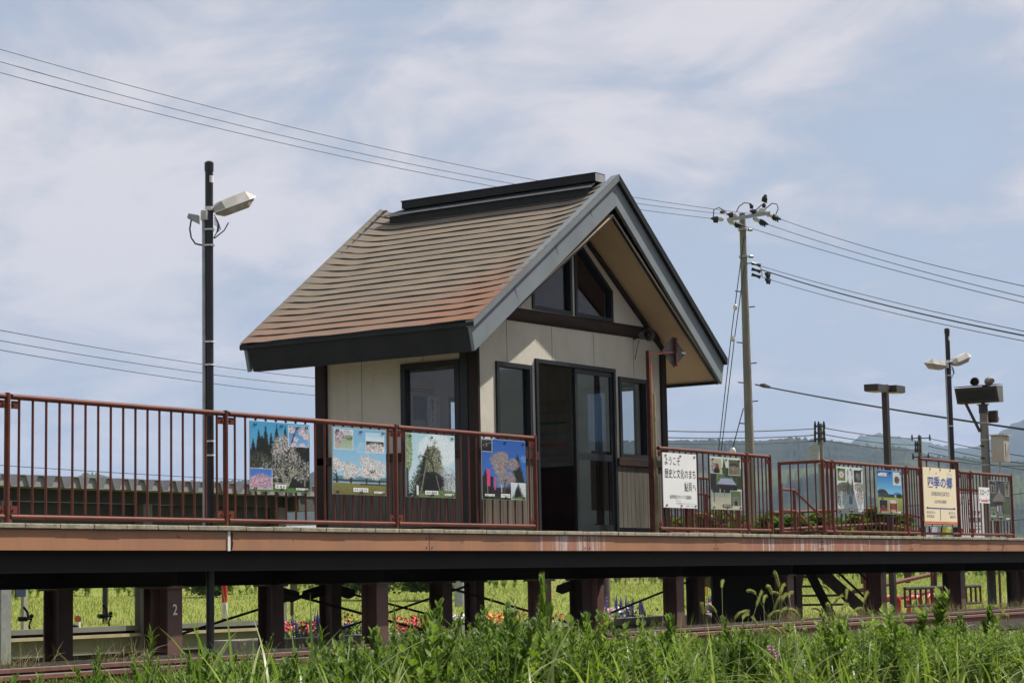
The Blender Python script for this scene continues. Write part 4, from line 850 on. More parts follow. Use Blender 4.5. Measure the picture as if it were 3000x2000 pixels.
# ---SECTION: lamps, poles
def lamp_head(th, base, tipdir, L=.50, w=.10, drop=0.):
    base = Vector(base); d = Vector(tipdir).normalized(); side = d.cross(Vector((0, 0, 1))).normalized(); up = side.cross(d).normalized()
    def ring(t, ww, h): p = base+d*t; return [p-side*ww, p+side*ww, p+side*ww*.62+up*h, p-side*ww*.62+up*h]
    b = MB(); R_ = [ring(0, w*.45, .05), ring(.10, w*.85, .085), ring(L*.78, w*.95, .095), ring(L, w*.42, .02)]
    for i in range(3): b.hexa(R_[i]+R_[i+1])
    hd = b.build('lamp_head', M['lampw'], th)
    def low(t, ww, h): p = base+d*t; return [p-side*ww-up*.004, p+side*ww-up*.004, p+side*ww*.7-up*h, p-side*ww*.7-up*h]
    b = MB(); R2 = [low(.04, w*.55, .03), low(.13, w*.82, .075), low(L*.74, w*.85, .075), low(L*.93, w*.5, .02)]
    for i in range(3): b.hexa(R2[i]+R2[i+1])
    b.build('lens', M['lens'], hd)
def street_lamp(x, y, ztop, r, heads, label, zarm, bands, conduit=-1, extra=False):
    th = thing('street_lamp', label, 'street lamp', (x, y, 0), 'tubular black lamp posts behind the railing')
    b = MB(); b.path([(x, y, -.1), (x, y, ztop-.03)], r, 16); b.build('pole', M['pole'], th, True)
    b = MB(); b.path([(x, y, ztop-.10), (x, y, ztop-.015), (x, y, ztop)], [r+.006, r+.006, r*.7], 16); b.build('pole_cap', M['pole'], th, True)
    b = MB(); b.path([(x+.005, y-.002, ztop-.22), (x+.005, y-.002, ztop-.15)], r+.0022, 12); b.build('reflective_band', M['white'], th, True)
    cx, cy = x-.568*(r+.012)-.823*.02, y+.823*(r+.012)-.568*.02
    b = MB(); b.path([(cx, cy, .9), (cx, cy, zarm-.12)], .018, 10); b.build('conduit', M['grey'], th, True)
    for z in bands: b = MB(); b.path([(x-.01, y-.012, z), (x-.01, y-.012, z+.014)], r+.012, 12); b.build('band', M['white'], th, True)
    b = MB(); b.path([(cx-.01, cy-.02, zarm-.12), (cx-.01, cy-.02, zarm-.03)], .038, 12); b.ball((cx-.01, cy-.02, zarm-.03), .036, 10, sc=(1, 1, .5)); b.build('junction_box', M['lampw'], th, True)
    b = MB(); b.path([(x, y-.004, zarm-.02), (x, y-.004, zarm+.02)], r+.008, 12); b.build('clamp', M['white'], th, True)
    for bs, dr in heads: lamp_head(th, bs, dr)
    b = MB()
    for k in range(4):
        a = k*.4; b.path([(x+.03, y-.04, zarm-.06-.03*k), (x+.06+.012*k, y-.07, zarm-.14-.02*k), (x+.045, y-.06, zarm-.24), (x+.02, y-.04, zarm-.30)], .005, 5)
    if extra:
        b.path([(x-.568*a, y+.823*a, zarm+z) for a, z in ((.18, -.11), (.195, -.2), (.18, -.29), (.14, -.35), (.06, -.37))], .009, 6); b.path([(x+.03, y-.04, zarm-.30), (x+.09, y-.12, zarm-.22), (x+.12, y-.15, zarm-.14)], .006, 6)
    b.build('cable', M['wire'], th)
    if extra:
        b = MB(); q = lambda a, t, z: (x-.568*a-.823*t, y+.823*a-.568*t, zarm+z); b.hexa([q(.215, .05, -.09), q(.10, .05, -.15), q(.10, -.05, -.15), q(.215, -.05, -.09), q(.20, .05, -.05), q(.10, .05, -.07), q(.10, -.05, -.07), q(.20, -.05, -.05)]); b.build('small_floodlight', M['grey'], th)
LP = at(613, 700, .35)
street_lamp(LP.x, .35, 4.885, .040, [((LP.x+.02, .31, 4.36), (.80, -.30, .36))], 'tall black lamp post with one raised white lamp head, left of the shelter', 4.40, (4.18, 4.02, 3.05, 2.82, 2.06, 1.92), extra=True)
RP = at(2782, 1150, .75)
street_lamp(RP.x, .75, at(2768, 960, .75).z, .042, [((RP.x+.03, .70, 4.31), (.80, -.30, .30)), ((RP.x-.04, .79, 4.27), (-.93, .35, .06))], 'tall black lamp post with two white lamp heads, behind the station name board', 4.36, (4.1, 3.2))
def box_lamp():
    p = at(2597, 1250, 5); zt = at(2594, 1127, 5).z; th = thing('box_street_lamp', 'dark brown street lamp with two box shaped heads', 'street lamp', (p.x, p.y, -.2))
    b = MB(); b.box(p.x-.06, p.x+.06, 4.94, 5.06, -.3, zt); b.build('pole', M['dkbrown'], th)
    b = MB(); b.path([(p.x-.4, 4.96, zt-.105), (p.x+.4, 5.04, zt-.065)], .045, 8); b.build('cross_arm', M['dkbrown'], th)
    for s in (-1, 1):
        b = MB(); c = Vector((p.x+s*.60, 5.0+s*.06, zt-.085+s*.03)); b.obox(c, Vector((.36, .06, .012)), (-.03, .15, 0), (0, 0, .072)); b.build('lamp_head', M['dkbrown'], th)
        b = MB(); b.obox(c-Vector((0, 0, .079)), Vector((.32, .05, .011)), (-.025, .12, 0), (0, 0, .006)); b.build('lens', M['lens'], th)
box_lamp()
def sign_pole():
    Y = 1.6; p = at(2888, 1350, Y); x = p.x; s = 1.0
    th = thing('display_pole', 'grey pole carrying an electronic display box, beige cabinet and lamp', 'pole', (x, Y, 1.2))
    def A(u, v): return at(u, v, Y)
    zc = A(2880, 1192).z
    zt, zb = A(2905, 1139).z, A(2905, 1183).z
    b = MB(); b.path([(x+.01, Y, 0), (x, Y, zc-.1)], [.088, .080], 18); b.build('pole', M['concrete'], th, True)
    b = MB(); b.path([(x-.01, Y, zc-.12), (x-.01, Y, zc+.04)], .088, 16); b.path([(x-.01, Y, zc+.04), (x-.01, Y, zc+.055)], .12, 16); b.path([(x-.01, Y, zc+.055), (x-.01, Y, zb+.02)], .04, 12); b.build('pole_head', M['dkbrown'], th, True)
    zt, zb = A(2905, 1139).z, A(2905, 1183).z; ya, yb = Y-.36, Y+.50
    prof = [(x-.20, zt), (x-.09, zb), (x+.12, zb), (x+.12, zt+.02)]
    b = MB(); b.prism([(px_, ya, pz) for px_, pz in prof], (0, yb-ya, 0)); db = b.build('display_box', M['dkbrown'], th)
    b = MB(); b.prism([(px_, ya-.006, pz) for px_, pz in prof], (0, .005, 0)); b.build('end_plate', M['displayend'], db)
    b = MB(); b.hexa([(x-.182, ya+.05, zt-.06), (x-.176, ya+.05, zt-.06), (x-.176, yb-.05, zt-.06), (x-.182, yb-.05, zt-.06), (x-.112, ya+.05, zb+.04), (x-.09, ya+.05, zb+.04), (x-.09, yb-.05, zb+.04), (x-.112, yb-.05, zb+.04)]); b.build('display_screen', M['black'], db)
    b = MB(); b.prism([(x-.205, ya-.008, zt+.022), (x-.205, ya-.008, zt+.032), (x+.125, ya-.008, zt+.050), (x+.125, ya-.008, zt+.042)], (0, yb-ya+.016, 0)); b.build('display_hood', M['displayend'], db)
    b = MB(); q = A(2842, 1192); b.path([(x-.04, Y+.34, zb), (x-.08, Y+.06, A(2868, 1262).z)], .03, 10); b.build('support_strut', M['dkbrown'], th, True)
    c0, c1 = A(2912, 1282), A(2912, 1357); b = MB(); b.box(x-.06, x+.24, Y-.40, Y-.14, c1.z, c0.z); cb_ = b.build('cabinet', M['beige'], th, bevel=.012)
    b = MB(); b.box(x-.09, x+.28, Y-.44, Y-.13, c0.z+.002, c0.z+.03); b.build('cabinet_roof', M['beige'], cb_)
    b = MB(); xm = x+.06; b.box(x+.02, x+.04, Y-.412, Y-.401, (c0.z+c1.z)/2-.12, (c0.z+c1.z)/2+.12); b.build('handle', M['grey'], cb_)
    b = MB(); b.path([(xm, Y-.26, c1.z), (xm, Y-.26, c1.z-.16), (xm-.06, Y-.2, c1.z-.3), (xm-.08, Y-.2, c1.z-.6)], .018, 8); b.build('cabinet_conduit', M['beige'], th, True)
    l = A(2896, 1225); b = MB(); b.ball((l.x+.05, Y-.12, l.z), .085, 14, sc=(.9, .9, 1.1)); b.build('round_lamp', M['lens'], th, True)
    b = MB(); b.box(l.x-.08, l.x+.0, Y-.2, Y, l.z-.09, l.z+.14); b.build('lamp_bracket', M['dkbrown'], th)
    for v in (1210, 1240, 1290, 1363): b = MB(); z = A(2880, v).z; b.path([(x, Y, z), (x, Y, z+.03)], .0905, 16); b.build('band', M['grey'], th, True)
    for v in (1306, 1341): b = MB(); z = A(2880, v).z; b.cyl((x-.17, Y+.02, z), (x-.07, Y, z), .018, 8); b.build('peg', M['dkbrown'], th)
    for u, d, lab in ((2853, (-.80, -.59, -.03), 'round horn loudspeaker facing the track on top of the display box'), (2891, (.75, .65, .0), 'horn loudspeaker facing away, right one on top of the display box')):
        c = atX(u, 1118, x-.06); h = horn(c+Vector((0, -.02 if d[0] < 0 else -.04, 0)), d, 'horn_speaker', lab, .085, .19)
        b = MB(); b.path([(c.x+.05, c.y+.04, c.z-.06), (c.x+.05, c.y+.04, zt+.03)], .012, 6); b.path([(c.x+.05, c.y+.0, c.z-.075), (c.x+.05, Y, c.z-.075)], .01, 6); b.build('mounting_bracket', M['dkbrown'], h)
sign_pole()
# ---SECTION: utility poles and wires
def upole(p, ztop, r0, r1, label, zbase=.4):
    th = thing('utility_pole', label, 'utility pole', (p.x, p.y, zbase), 'concrete power poles')
    b = MB(); b.path([(p.x, p.y, zbase), (p.x, p.y, ztop)], [r0, r1], 18); b.build('pole', M['concrete'], th, True)
    return th
D1 = 64.; A = lambda u, v, d=D1: atD(u, v, d)
p1 = A(2196, 1300); T1 = A(2187, 612); th = upole(p1, T1.z, .165, .098, 'tall grey concrete power pole with a crow on it, right of the shelter')
al, ar = A(2124, 645), A(2242, 626)
b = MB(); d = (ar-al).normalized(); n_ = Vector((0, 0, 1)); b.obox((al+ar)/2+Vector((0, -.12, 0)), (ar-al)/2, (0, .05, 0), (0, 0, .055)); b.build('crossarm', M['grey'], th)
def strain(a, c, th, w=.05):
    a, c = Vector(a), Vector(c); b = MB(); b.ball(a+(c-a)*.18, .075, 8); b.ball(a+(c-a)*.36, .065, 8); b.build('porcelain_insulator', M['porc'], th, True)
    b = MB(); b.path([a, a+(c-a)*.4, a+(c-a)*.45, a+(c-a)*.7, c], [.03, .04, .09, .075, .02], 7)
    for f in (.5, .62, .75): b.cyl(a+(c-a)*f, a+(c-a)*f+Vector((0, 0, -.12)), .03, 5)
    b.build('dead_end_cover', M['insul'], th)
for (u0, v0, u1, v1) in ((2120, 643, 2082, 640), (2160, 631, 2130, 628), (2228, 624, 2196, 618), (2243, 626, 2289, 643), (2206, 640, 2251, 658), (2134, 650, 2177, 661)): strain(A(u0, v0), A(u1, v1), th)
for (u, v, u2, v2) in ((2201, 612, 2197, 596), (2237, 609, 2240, 596), (2112, 618, 2124, 622)):
    b = MB(); b.path([A(u, v), A(u+1, (v+v2)/2), A(u2, v2)], [.05, .065, .03], 7); b.build('bushing', M['insul'], th)
b = MB(); b.path([A(2233, 622), A(2235, 612)], [.12, .11], 10); b.build('pin_insulator', M['porc'], th, True)
b = MB()
for pts in ([(2090, 638), (2091, 615), (2106, 608), (2122, 617), (2133, 630)], [(2157, 622), (2165, 605), (2180, 594), (2196, 596)], [(2212, 618), (2228, 603), (2238, 596)], [(2242, 612), (2262, 596), (2276, 598), (2280, 612), (2273, 628)]): b = MB(); b.path([A(*q) for q in pts], .016, 6); b.build('jumper_wire', M['wire'], th, True)
for v in (661, 742): b = MB(); q = A(2190, v); b.path([(p1.x, p1.y, q.z-.03), (p1.x, p1.y, q.z+.03)], .15, 12); b.cyl((p1.x+.1, p1.y-.15, q.z), (p1.x+.22, p1.y-.2, q.z), .05, 6); b.build('pole_band', M['grey'], th)
for k, v in enumerate((763, 847, 894, 1000, 1062, 1119, 1175, 1240)):
    b = MB(); s = -1 if k % 2 else 1; q = A(2192, v); b.path([(p1.x+s*.1*rgt.x, p1.y+s*.1*rgt.y, q.z), (p1.x+s*.30*rgt.x, p1.y+s*.30*rgt.y, q.z+.02)], .018, 6); b.build('climbing_step', M['dkbrown'], th)
for v0, v1 in ((771, 778), (788, 796), (804, 812)):
    b = MB(); b.path([A(2202, v0), A(2216, (v0+v1)/2), A(2228, v1)], [.055, .035, .06], 6); b.build('low_voltage_bracket', M['insul'], th)
b = MB(); b.path([A(2226, 776), A(2231, 790), A(2233, 812)], .02, 6); b.build('bracket_link', M['porc'], th)
# crow
th = thing('crow', 'black crow perched on top of the tall power pole', 'bird', A(2240, 593)); cb0 = A(2241, 594)
b = MB(); c = A(2241, 583); U = pxm(1, D1)
b.path([A(2244, 594), A(2241, 586), A(2240, 579), A(2242, 575), A(2243, 573)], [.03, .085, .08, .055, .045], 12); b.ball(A(2242.5, 574), .052, 10); b.path([A(2244, 574), A(2247, 575.5)], [.025, .006], 6); b.path([A(2242, 590), A(2247, 594)], [.05, .02], 6); b.path([A(2237, 578), A(2234.5, 588), A(2236, 592)], [.04, .045, .015], 8)
b.build('crow_body', M['bird'], th, True)
def wire(pts, r, label, name='power_wire', sag=0., n=24, group='overhead wires'):
    P_ = [Vector(q) for q in pts]; out = []
    for i in range(len(P_)-1):
        for k in range(n):
            t = k/n; q = P_[i].lerp(P_[i+1], t); q.z -= sag*4*t*(1-t); out.append(q)
    out.append(P_[-1]); b = MB(); b.path(out, r, 5); tag(b.build(name, M['wire']), label, 'wire', group)
W0 = 62.
def wl(u0, v0, d0, u1, v1, d1, um, vm, r, label):
    a, c = atD(u0, v0, d0), atD(u1, v1, d1); m = (a+c)/2; v = m-CAM; dep = v.dot(fwd); vv = 1000-FPX*v.dot(upv)/dep; uu = 1500+FPX*v.dot(rgt)/dep
    tgt = np.interp(uu, [u0, um, u1], [v0, vm, v1]) if um else vv
    wire([a, c], r, label, sag=max(0, (vm_q(uu, u0, v0, um, vm, u1, v1)-vv)*dep/FPX) if um else 0)
def vm_q(u, u0, v0, um, vm, u1, v1):
    return v0*(u-um)*(u-u1)/((u0-um)*(u0-u1)) + vm*(u-u0)*(u-u1)/((um-u0)*(um-u1)) + v1*(u-u0)*(u-um)/((u1-u0)*(u1-um))
wl(-150, 101, 44, 2215, 628, D1, 750, 352, .009, 'topmost of the three wires crossing the upper left sky')
wl(-150, 138, 44, 2130, 628, D1, 750, 384, .009, 'middle one of the three wires crossing the upper left sky')
wl(-150, 172, 44, 2082, 640, D1, 750, 406, .009, 'lowest of the three wires crossing the upper left sky')
wl(2289, 643, D1, 3200, 879, 40, 2650, 755, .009, 'upper wire running right from the crossarm of the tall pole')
wl(2251, 658, D1, 3200, 916, 40, 2650, 781, .009, 'second wire below the crossarm running right from the tall pole')
wl(2177, 661, D1, 3200, 934, 40, 2650, 800, .009, 'third wire running right, passing behind the tall power pole')
wl(2228, 779, D1, 3200, 1010, 40, 2650, 893, .009, 'highest of the bracket wires going right from the tall pole')
wl(2231, 790, D1, 3200, 1020, 40, 2650, 908, .018, 'thick twisted bracket wire going right from the tall pole')
wl(2233, 812, D1, 3200, 1036, 40, 2650, 925, .009, 'lowest of the bracket wires going right from the tall pole')
wl(-150, 938, 44, 1300, 1128, 85, 500, 1058, .009, 'upper of three wires at mid height left of the shelter')
wl(-150, 970, 44, 1300, 1152, 85, 500, 1084, .009, 'middle of three wires at mid height left of the shelter')
wl(-150, 998, 44, 1300, 1180, 85, 500, 1110, .009, 'lower of three wires at mid height left of the shelter')
wl(2213, 1126, D1, 3200, 1285, 36, 2700, 1213, .022, 'thick cable sloping down right past the lamp posts')
wl(-150, 1352, 80, 1200, 1425, 120, 400, 1388, .016, 'thin wire low behind the railing, above the shed roof')
b = MB(); b.path([A(2226, 1128), A(2238, 1129), A(2256, 1134)], [.04, .07, .04], 8); tag(b.build('cable_joint', M['insul']), 'black cable joint hanging right of the tall power pole', 'cable joint')
for u, v in ((2249, 803), (2250, 820)):
    b = MB(); c = A(u, v, 62); b.obox(c, (.12, .02, 0), (0, .06, 0), (0, 0, .04)); [b.cyl(c+Vector((q, 0, 0)), c+Vector((q, 0, -.12)), .03, 5) for q in (-.08, 0, .08)]; tag(b.build('wire_clamp', M['insul']), 'small black clamp hanging on the %s bracket wire' % ('upper' if v < 810 else 'lower'), 'clamp')
# guy wires
th = thing('guy_wire', 'pair of steel stays slanting down left of the tall power pole', 'stay wire', A(2070, 1700))
b = MB(); b.path([A(2180, 690), A(2145, 960), A(2104, 1330), A(2060, 1745)], .014, 6); b.path([A(2181, 780), A(2152, 990), A(2112, 1330), A(2070, 1745)], .014, 6); b.build('stay_cable', M['wire'], th)
for u, v in ((2154, 900), (2147, 992)):
    b = MB(); b.ball(A(u, v), .085, 10, sc=(.8, .8, 1.2)); b.build('stay_insulator', M['porc'], th, True)
b = MB(); b.path([A(2068, 1680), A(2061, 1745)], .09, 10); b.build('guard_sleeve', M['yellow'], th, True)
th = thing('guy_wire', 'single thin stay slanting to a porcelain knob left of the tall pole', 'stay wire', A(2150, 1330)); b = MB(); b.path([A(2178, 1195), A(2147, 1310), A(2141, 1500)], .016, 6); b.build('stay_cable', M['wire'], th); b = MB(); b.ball(A(2147, 1326), .13, 10, sc=(.8, .8, 1.4)); b.build('stay_insulator', M['porc'], th, True)
def far_pole(u, vt, ub, vb, D, arms, label, transformer=None, r=.15):
    top, bot = atD(u, vt, D), atD(ub, vb, D); th = thing('utility_pole', label, 'utility pole', (bot.x, bot.y, .5), 'concrete power poles')
    b = MB(); b.path([(bot.x, bot.y, .4), (bot.x, bot.y, top.z)], [r*1.35, r], 12); b.build('pole', M['concrete'], th, True)
    for (v, ul, ur) in arms:
        b = MB(); z = atD(u, v, D).z; L_, R__ = atD(ul, v, D), atD(ur, v, D); b.path([(L_.x, L_.y, z), (R__.x, R__.y, z)], .045, 6)
        b.build('crossarm', M['insul'], th)
        for q in (ul, (ul*.6+ur*.4), ur):
            b = MB(); c = atD(q, v, D); b.path([c+Vector((0, 0, -.2)), c, c+Vector((.0, 0, .28))], [.05, .085, .04], 6); b.build('insulator', M['insul'], th)
    if transformer:
        b = MB(); c = atD(transformer[0], transformer[1], D); b.path([c+Vector((0, 0, -.55)), c+Vector((0, 0, .5)), c+Vector((0, 0, .58))], [.33, .33, .2], 12); b.build('transformer', M['grey'], th, True)
        b = MB(); e = atD(transformer[0]+16, transformer[1]+8, D); b.path([c, e], .06, 6); b.build('transformer_bracket', M['insul'], th)
    return th
far_pole(2400, 1239, 2408, 1420, 118, [(1248, 2388, 2414), (1268, 2388, 2414), (1285, 2388, 2415)], 'middle distance power pole with a grey transformer can', (2385, 1330))
far_pole(2694, 1275, 2700, 1420, 160, [(1283, 2672, 2724), (1302, 2682, 2696), (1318, 2682, 2696), (1338, 2675, 2720)], 'farther power pole with a wide crossarm behind the name board')
for i, (v0, v1, lab) in enumerate(((1253, 1284, 'top'), (1272, 1303, 'middle'), (1289, 1318, 'bottom'))):
    wl(2415, v0, 118, 2672+8*(i > 0), v1, 160, 2550, (v0+v1)/2+6, .03, '%s wire between the two far power poles' % lab)
    wl(1900, v0+7, 110, 2388, v0+2, 118, 2150, v0+11, .03, '%s wire left of the transformer pole, reaching behind the shelter' % lab)
    wl(2720, v1-1+4*i, 160, 3150, v1+72+3*i, 110, 2880, v1+32+3*i, .03, '%s wire going right from the farther power pole' % lab)
wl(2720, 1337, 160, 3150, 1358, 120, 2900, 1362, .03, 'drooping low voltage wire right of the farther power pole')
wl(2270, 1520, 150, 3150, 1500, 150, 2600, 1540, .03, 'faint low wire across the hillside behind the stair railing')
wl(1960, 1492, 150, 3150, 1420, 150, 2600, 1486, .03, 'faint upper wire across the hillside behind the railings')
M['ledge'] = pm('tan_ledge', (.42, .35, .22), (.34, .28, .18), 5, .8)
# ---SECTION: behind the platform
def shed():
    Y0 = 8.15; th = thing('bicycle_shed', 'grey open bicycle shed with a folded sheet metal roof', 'shed', (20, Y0+1, -.3))
    x0, x1, pit = 5.6, 25.9, .323; n = int((x1-x0)/pit); pts = []
    b = MB(); xe = x1
    for k in range(n):
        a = xe-(k+1)*pit
        for y in (0,): 
            pr = [(a, 2.035), (a+.045, 2.035), (a+.10, 2.19), (a+.215, 2.19), (a+.275, 2.035), (a+pit, 2.035)]
        for (p, q) in zip(pr[:-1], pr[1:]):
            b.hexa([(p[0], Y0-.35, p[1]), (q[0], Y0-.35, q[1]), (q[0], Y0+2.6, q[1]+.12), (p[0], Y0+2.6, p[1]+.12), (p[0], Y0-.35, p[1]+.012), (q[0], Y0-.35, q[1]+.012), (q[0], Y0+2.6, q[1]+.132), (p[0], Y0+2.6, p[1]+.132)])
        b.add([(a+.045, Y0-.32, 2.04), (a+.275, Y0-.32, 2.04), (a+.215, Y0-.32, 2.18), (a+.10, Y0-.32, 2.18)], [(0, 1, 2, 3)])
    b.build('roof', M['shedroof'], th)
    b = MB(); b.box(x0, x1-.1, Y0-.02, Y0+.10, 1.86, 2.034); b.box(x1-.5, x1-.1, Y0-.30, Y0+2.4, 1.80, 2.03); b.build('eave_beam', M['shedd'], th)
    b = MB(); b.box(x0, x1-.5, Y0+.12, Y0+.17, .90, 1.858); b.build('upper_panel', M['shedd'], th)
    for x in (16.8, 19.55, 22.25, 25.25):
        b = MB(); b.box(x-.09, x+.09, Y0-.09, Y0-.075, -.4, 1.858); b.box(x-.09, x+.09, Y0+.075, Y0+.09, -.4, 1.858); b.box(x-.008, x+.008, Y0-.075, Y0+.075, -.4, 1.858); b.build('column', M['grey'] if x == 19.55 else M['shed'], th)
    b = MB(); b.box(x0, 25.15, Y0+.05, Y0+.24, .022, .092); b.build('top_beam', M['shed'], th)
    b = MB(); b.box(x0, 25.15, Y0+.12, Y0+.22, -.66, -.44); b.box(x0, 25.15, Y0+.095, Y0+.22, -.30, -.066); b.box(x0, 25.15, Y0+.09, Y0+.0945, -.262, -.258); b.build('low_wall', M['shed'], th)
    b = MB(); b.box(x0, 25.15, Y0+.14, Y0+.2, -.439, -.301); b.box(x0, 25.15, Y0+.14, Y0+.2, -.065, .021); b.build('wall_gap', M['dkmetal'], th)
    for z in (-.065, -.438): b = MB(); b.box(x0, 25.15, Y0+.02, Y0+.138, z, z+.045); b.build('ledge', M['ledge'], th)
shed()
def bicycle(x, y, label, a=1.2):
    th = thing('bicycle', label, 'bicycle', (x, y, -.82), 'bicycles parked in the shed'); d = Vector((math.cos(a), math.sin(a), 0)); s = Vector((-d.y, d.x, 0)); o = Vector((x, y, -.82)); Z = Vector((0, 0, 1))
    P_ = lambda f, h, l=0.: o+d*f+Z*h+s*l
    for f in (-.52, .52):
        b = MB(); b.path([P_(f+.32*math.cos(t), .33+.32*math.sin(t)) for t in np.linspace(0, 2*math.pi, 25)], .018, 6)
        for t in np.linspace(0, math.pi, 7)[:-1]: b.cyl(P_(f+.31*math.cos(t), .33+.31*math.sin(t)), P_(f-.31*math.cos(t), .33-.31*math.sin(t)), .003, 4)
        b.build('wheel', M['insul'], th)
    b = MB(); b.path([P_(.52, .33), P_(.36, .92)], .018, 6); b.path([P_(.40, .75), P_(0, .30), P_(-.18, .80)], .018, 6); b.path([P_(.39, .80), P_(-.12, .62)], .016, 6); b.path([P_(0, .30), P_(-.52, .33), P_(-.14, .68)], .012, 6); b.build('frame', M['dkbrown'], th)
    b = MB(); b.path([P_(.36, .92), P_(.40, 1.02), P_(.40, 1.02, .26), P_(.22, 1.02, .30)], .014, 6); b.path([P_(.40, 1.02), P_(.40, 1.02, -.26), P_(.22, 1.02, -.30)], .014, 6); b.path([P_(.33, 1.02, .29), P_(.20, 1.02, .30)], .032, 6); b.path([P_(.33, 1.02, -.29), P_(.20, 1.02, -.30)], .032, 6); b.path([P_(.36, 1.0, .2), P_(.34, 1.12, .2), P_(.28, 1.2, .2)], .02, 6); b.ball(P_(.40, 1.06, .12), .035, 8); b.build('handlebar', M['insul'], th)
    b = MB(); b.ball(P_(-.2, .86), .13, 10, sc=(1, .6, .35)); b.build('saddle', M['insul'], th)
q = at(330, 1815, 10.3); bicycle(q.x-.32, 10.3+.28, 'black bicycle handlebar and brake lever showing above the low wall, right one', -.72)
q = at(92, 1830, 10.3); bicycle(q.x-.30, 10.3+.26, 'black bicycle showing above the low wall near the left edge', -.72)
def delineator():
    p = at(228, 1840, 13); th = thing('road_delineator', 'white post with a round amber reflector beyond the low wall', 'delineator', (p.x, p.y, -.3)); z = at(228, 1812, 13).z
    b = MB(); b.path([(p.x, p.y, -1.0), (p.x, p.y, z-.05)], .045, 12); b.build('post', M['white'], th, True)
    b = MB(); d = Vector((-p.x, -p.y-13.85, 0)).normalized(); c = Vector((p.x, p.y, z)); b.cyl(c-d*.05, c+d*.02, .062, 18); b.build('reflector_housing', M['grey'], th)
    b = MB(); k = Vector((-d.y, d.x, 0))*.012; b.cyl(c+d*.02-k, c+d*.035-k, .046, 18); b.build('reflector', M['orangeR'], th)
delineator()
def redwhite():
    p = at(658, 1790, 11); th = thing('snow_pole', 'slim red and white striped pole standing in the grass', 'marker pole', (p.x, p.y, -.3)); zt = at(658, 1708, 11).z; z = zt; i = 0
    L_ = [.03, .40, .36, .5]; mats = [M['white'], M['redw'], M['white'], M['redw']]; s_ = (zt+.3)/sum(L_)
    for l_, m_ in zip(L_, mats): b = MB(); b.path([(p.x, p.y, z-l_*s_), (p.x, p.y, z)], .05, 12); b.build('band', m_, th, True); z -= l_*s_
redwhite()
def little_post(u, vt, vb, Y, r, mat, name, label, cat):
    p = at(u, vb, Y); zt = at(u, vt, Y).z; th = thing(name, label, cat, (p.x, p.y, gz(Y))); b = MB(); b.path([(p.x, p.y, gz(Y)-.1), (p.x, p.y, zt)], r, 10); b.build('shaft', mat, th, True)
little_post(308, 1715, 1745, 24, .07, M['insul'], 'field_post', 'thin black post in the field left of the numbered column', 'post')
little_post(855, 1695, 1722, 24, .05, M['dkbrown'], 'field_post', 'short dark stake at the field edge right of the lamp post', 'post')
little_post(1346, 1690, 1716, 26, .17, M['grey'], 'concrete_post', 'pale grey post at the far edge of the field', 'post')
little_post(1769, 1690, 1830, 6.5, .13, M['dkplate'], 'steel_post', 'grey round post standing behind the flower planter', 'post')
def field_sign():
    p = at(58, 1740, 20); th = thing('picture_sign', 'small dark picture sign on a wooden post, far left in the field', 'sign', (p.x, p.y, gz(20))); a, c = at(43, 1722, 20), at(71, 1747, 20)
    b = MB(); b.box(a.x, c.x, 19.95, 20, c.z, a.z+.4); b.build('panel', M['skin_n'], th); b = MB(); b.box(c.x+.0, c.x+.10, 20.01, 20.1, -.3, a.z+.5); b.build('post', M['stone'], th)
    text('lettering', '介', .6, .7, M['paper'], (a.x+.5, 19.94, c.z+.15), XD, ZD, th, .01, nrm=(0, -1, 0), lift=0)
field_sign()
def planter(u0, u1, vtop, Y, label):
    a, c = at(u0, vtop, Y), at(u1, vtop, Y); zt = at((u0+u1)/2, vtop, Y).z; th = thing('flower_planter', label, 'planter', ((a.x+c.x)/2, Y+.5, -.25), 'long concrete flower planters')
    b = MB(); b.box(a.x, c.x, Y, Y+.18, -.6, zt-.13); b.box(a.x, c.x, Y+1.0, Y+1.15, -.6, zt-.02); b.box(a.x, a.x+.15, Y+.18, Y+1.0, -.6, zt-.02); b.box(c.x-.15, c.x, Y+.18, Y+1.0, -.6, zt-.02); b.build('side_wall', M['stone'], th)
    b = MB(); b.box(a.x-.02, c.x+.02, Y-.03, Y+.21, zt-.125, zt); b.build('cap_stone', M['stone'], th, bevel=.012)
    b = MB(); b.box(a.x+.16, c.x-.16, Y+.22, Y+.99, zt-.3, zt-.04); b.build('soil', pm('planter_soil', (.05, .036, .024)), th); return a.x, c.x, zt
pl1 = planter(800, 1165, 1862, 4.9, 'concrete planter with crimson and purple flowers, left one')
b = MB(); q0, q1 = at(1300, 1830, 4.9), at(1356, 1830, 4.9); zt_ = at(1330, 1822, 4.9).z; b.prism([(q0.x, 4.85, -.4), (q1.x, 4.85, -.4), (q1.x, 4.85, zt_-.04), (q1.x-.08, 4.85, zt_), (q0.x+.02, 4.85, zt_), (q0.x-.02, 4.85, zt_-.03)], (0, .9, 0)); tag(b.build('planter_end_block', M['stone'], bevel=.02), 'rounded pale concrete block between the two left planters', 'concrete block', 'long concrete flower planters')
pl2 = planter(1610, 1935, 1812, 4.9, 'concrete planter with pink and white petunias, middle one')
pl3 = planter(2066, 2220, 1793, 4.9, 'concrete planter seen between the dark columns, right one')
pl0 = planter(1368, 1560, 1838, 5.2, 'concrete planter with orange marigolds, half hidden by weeds')
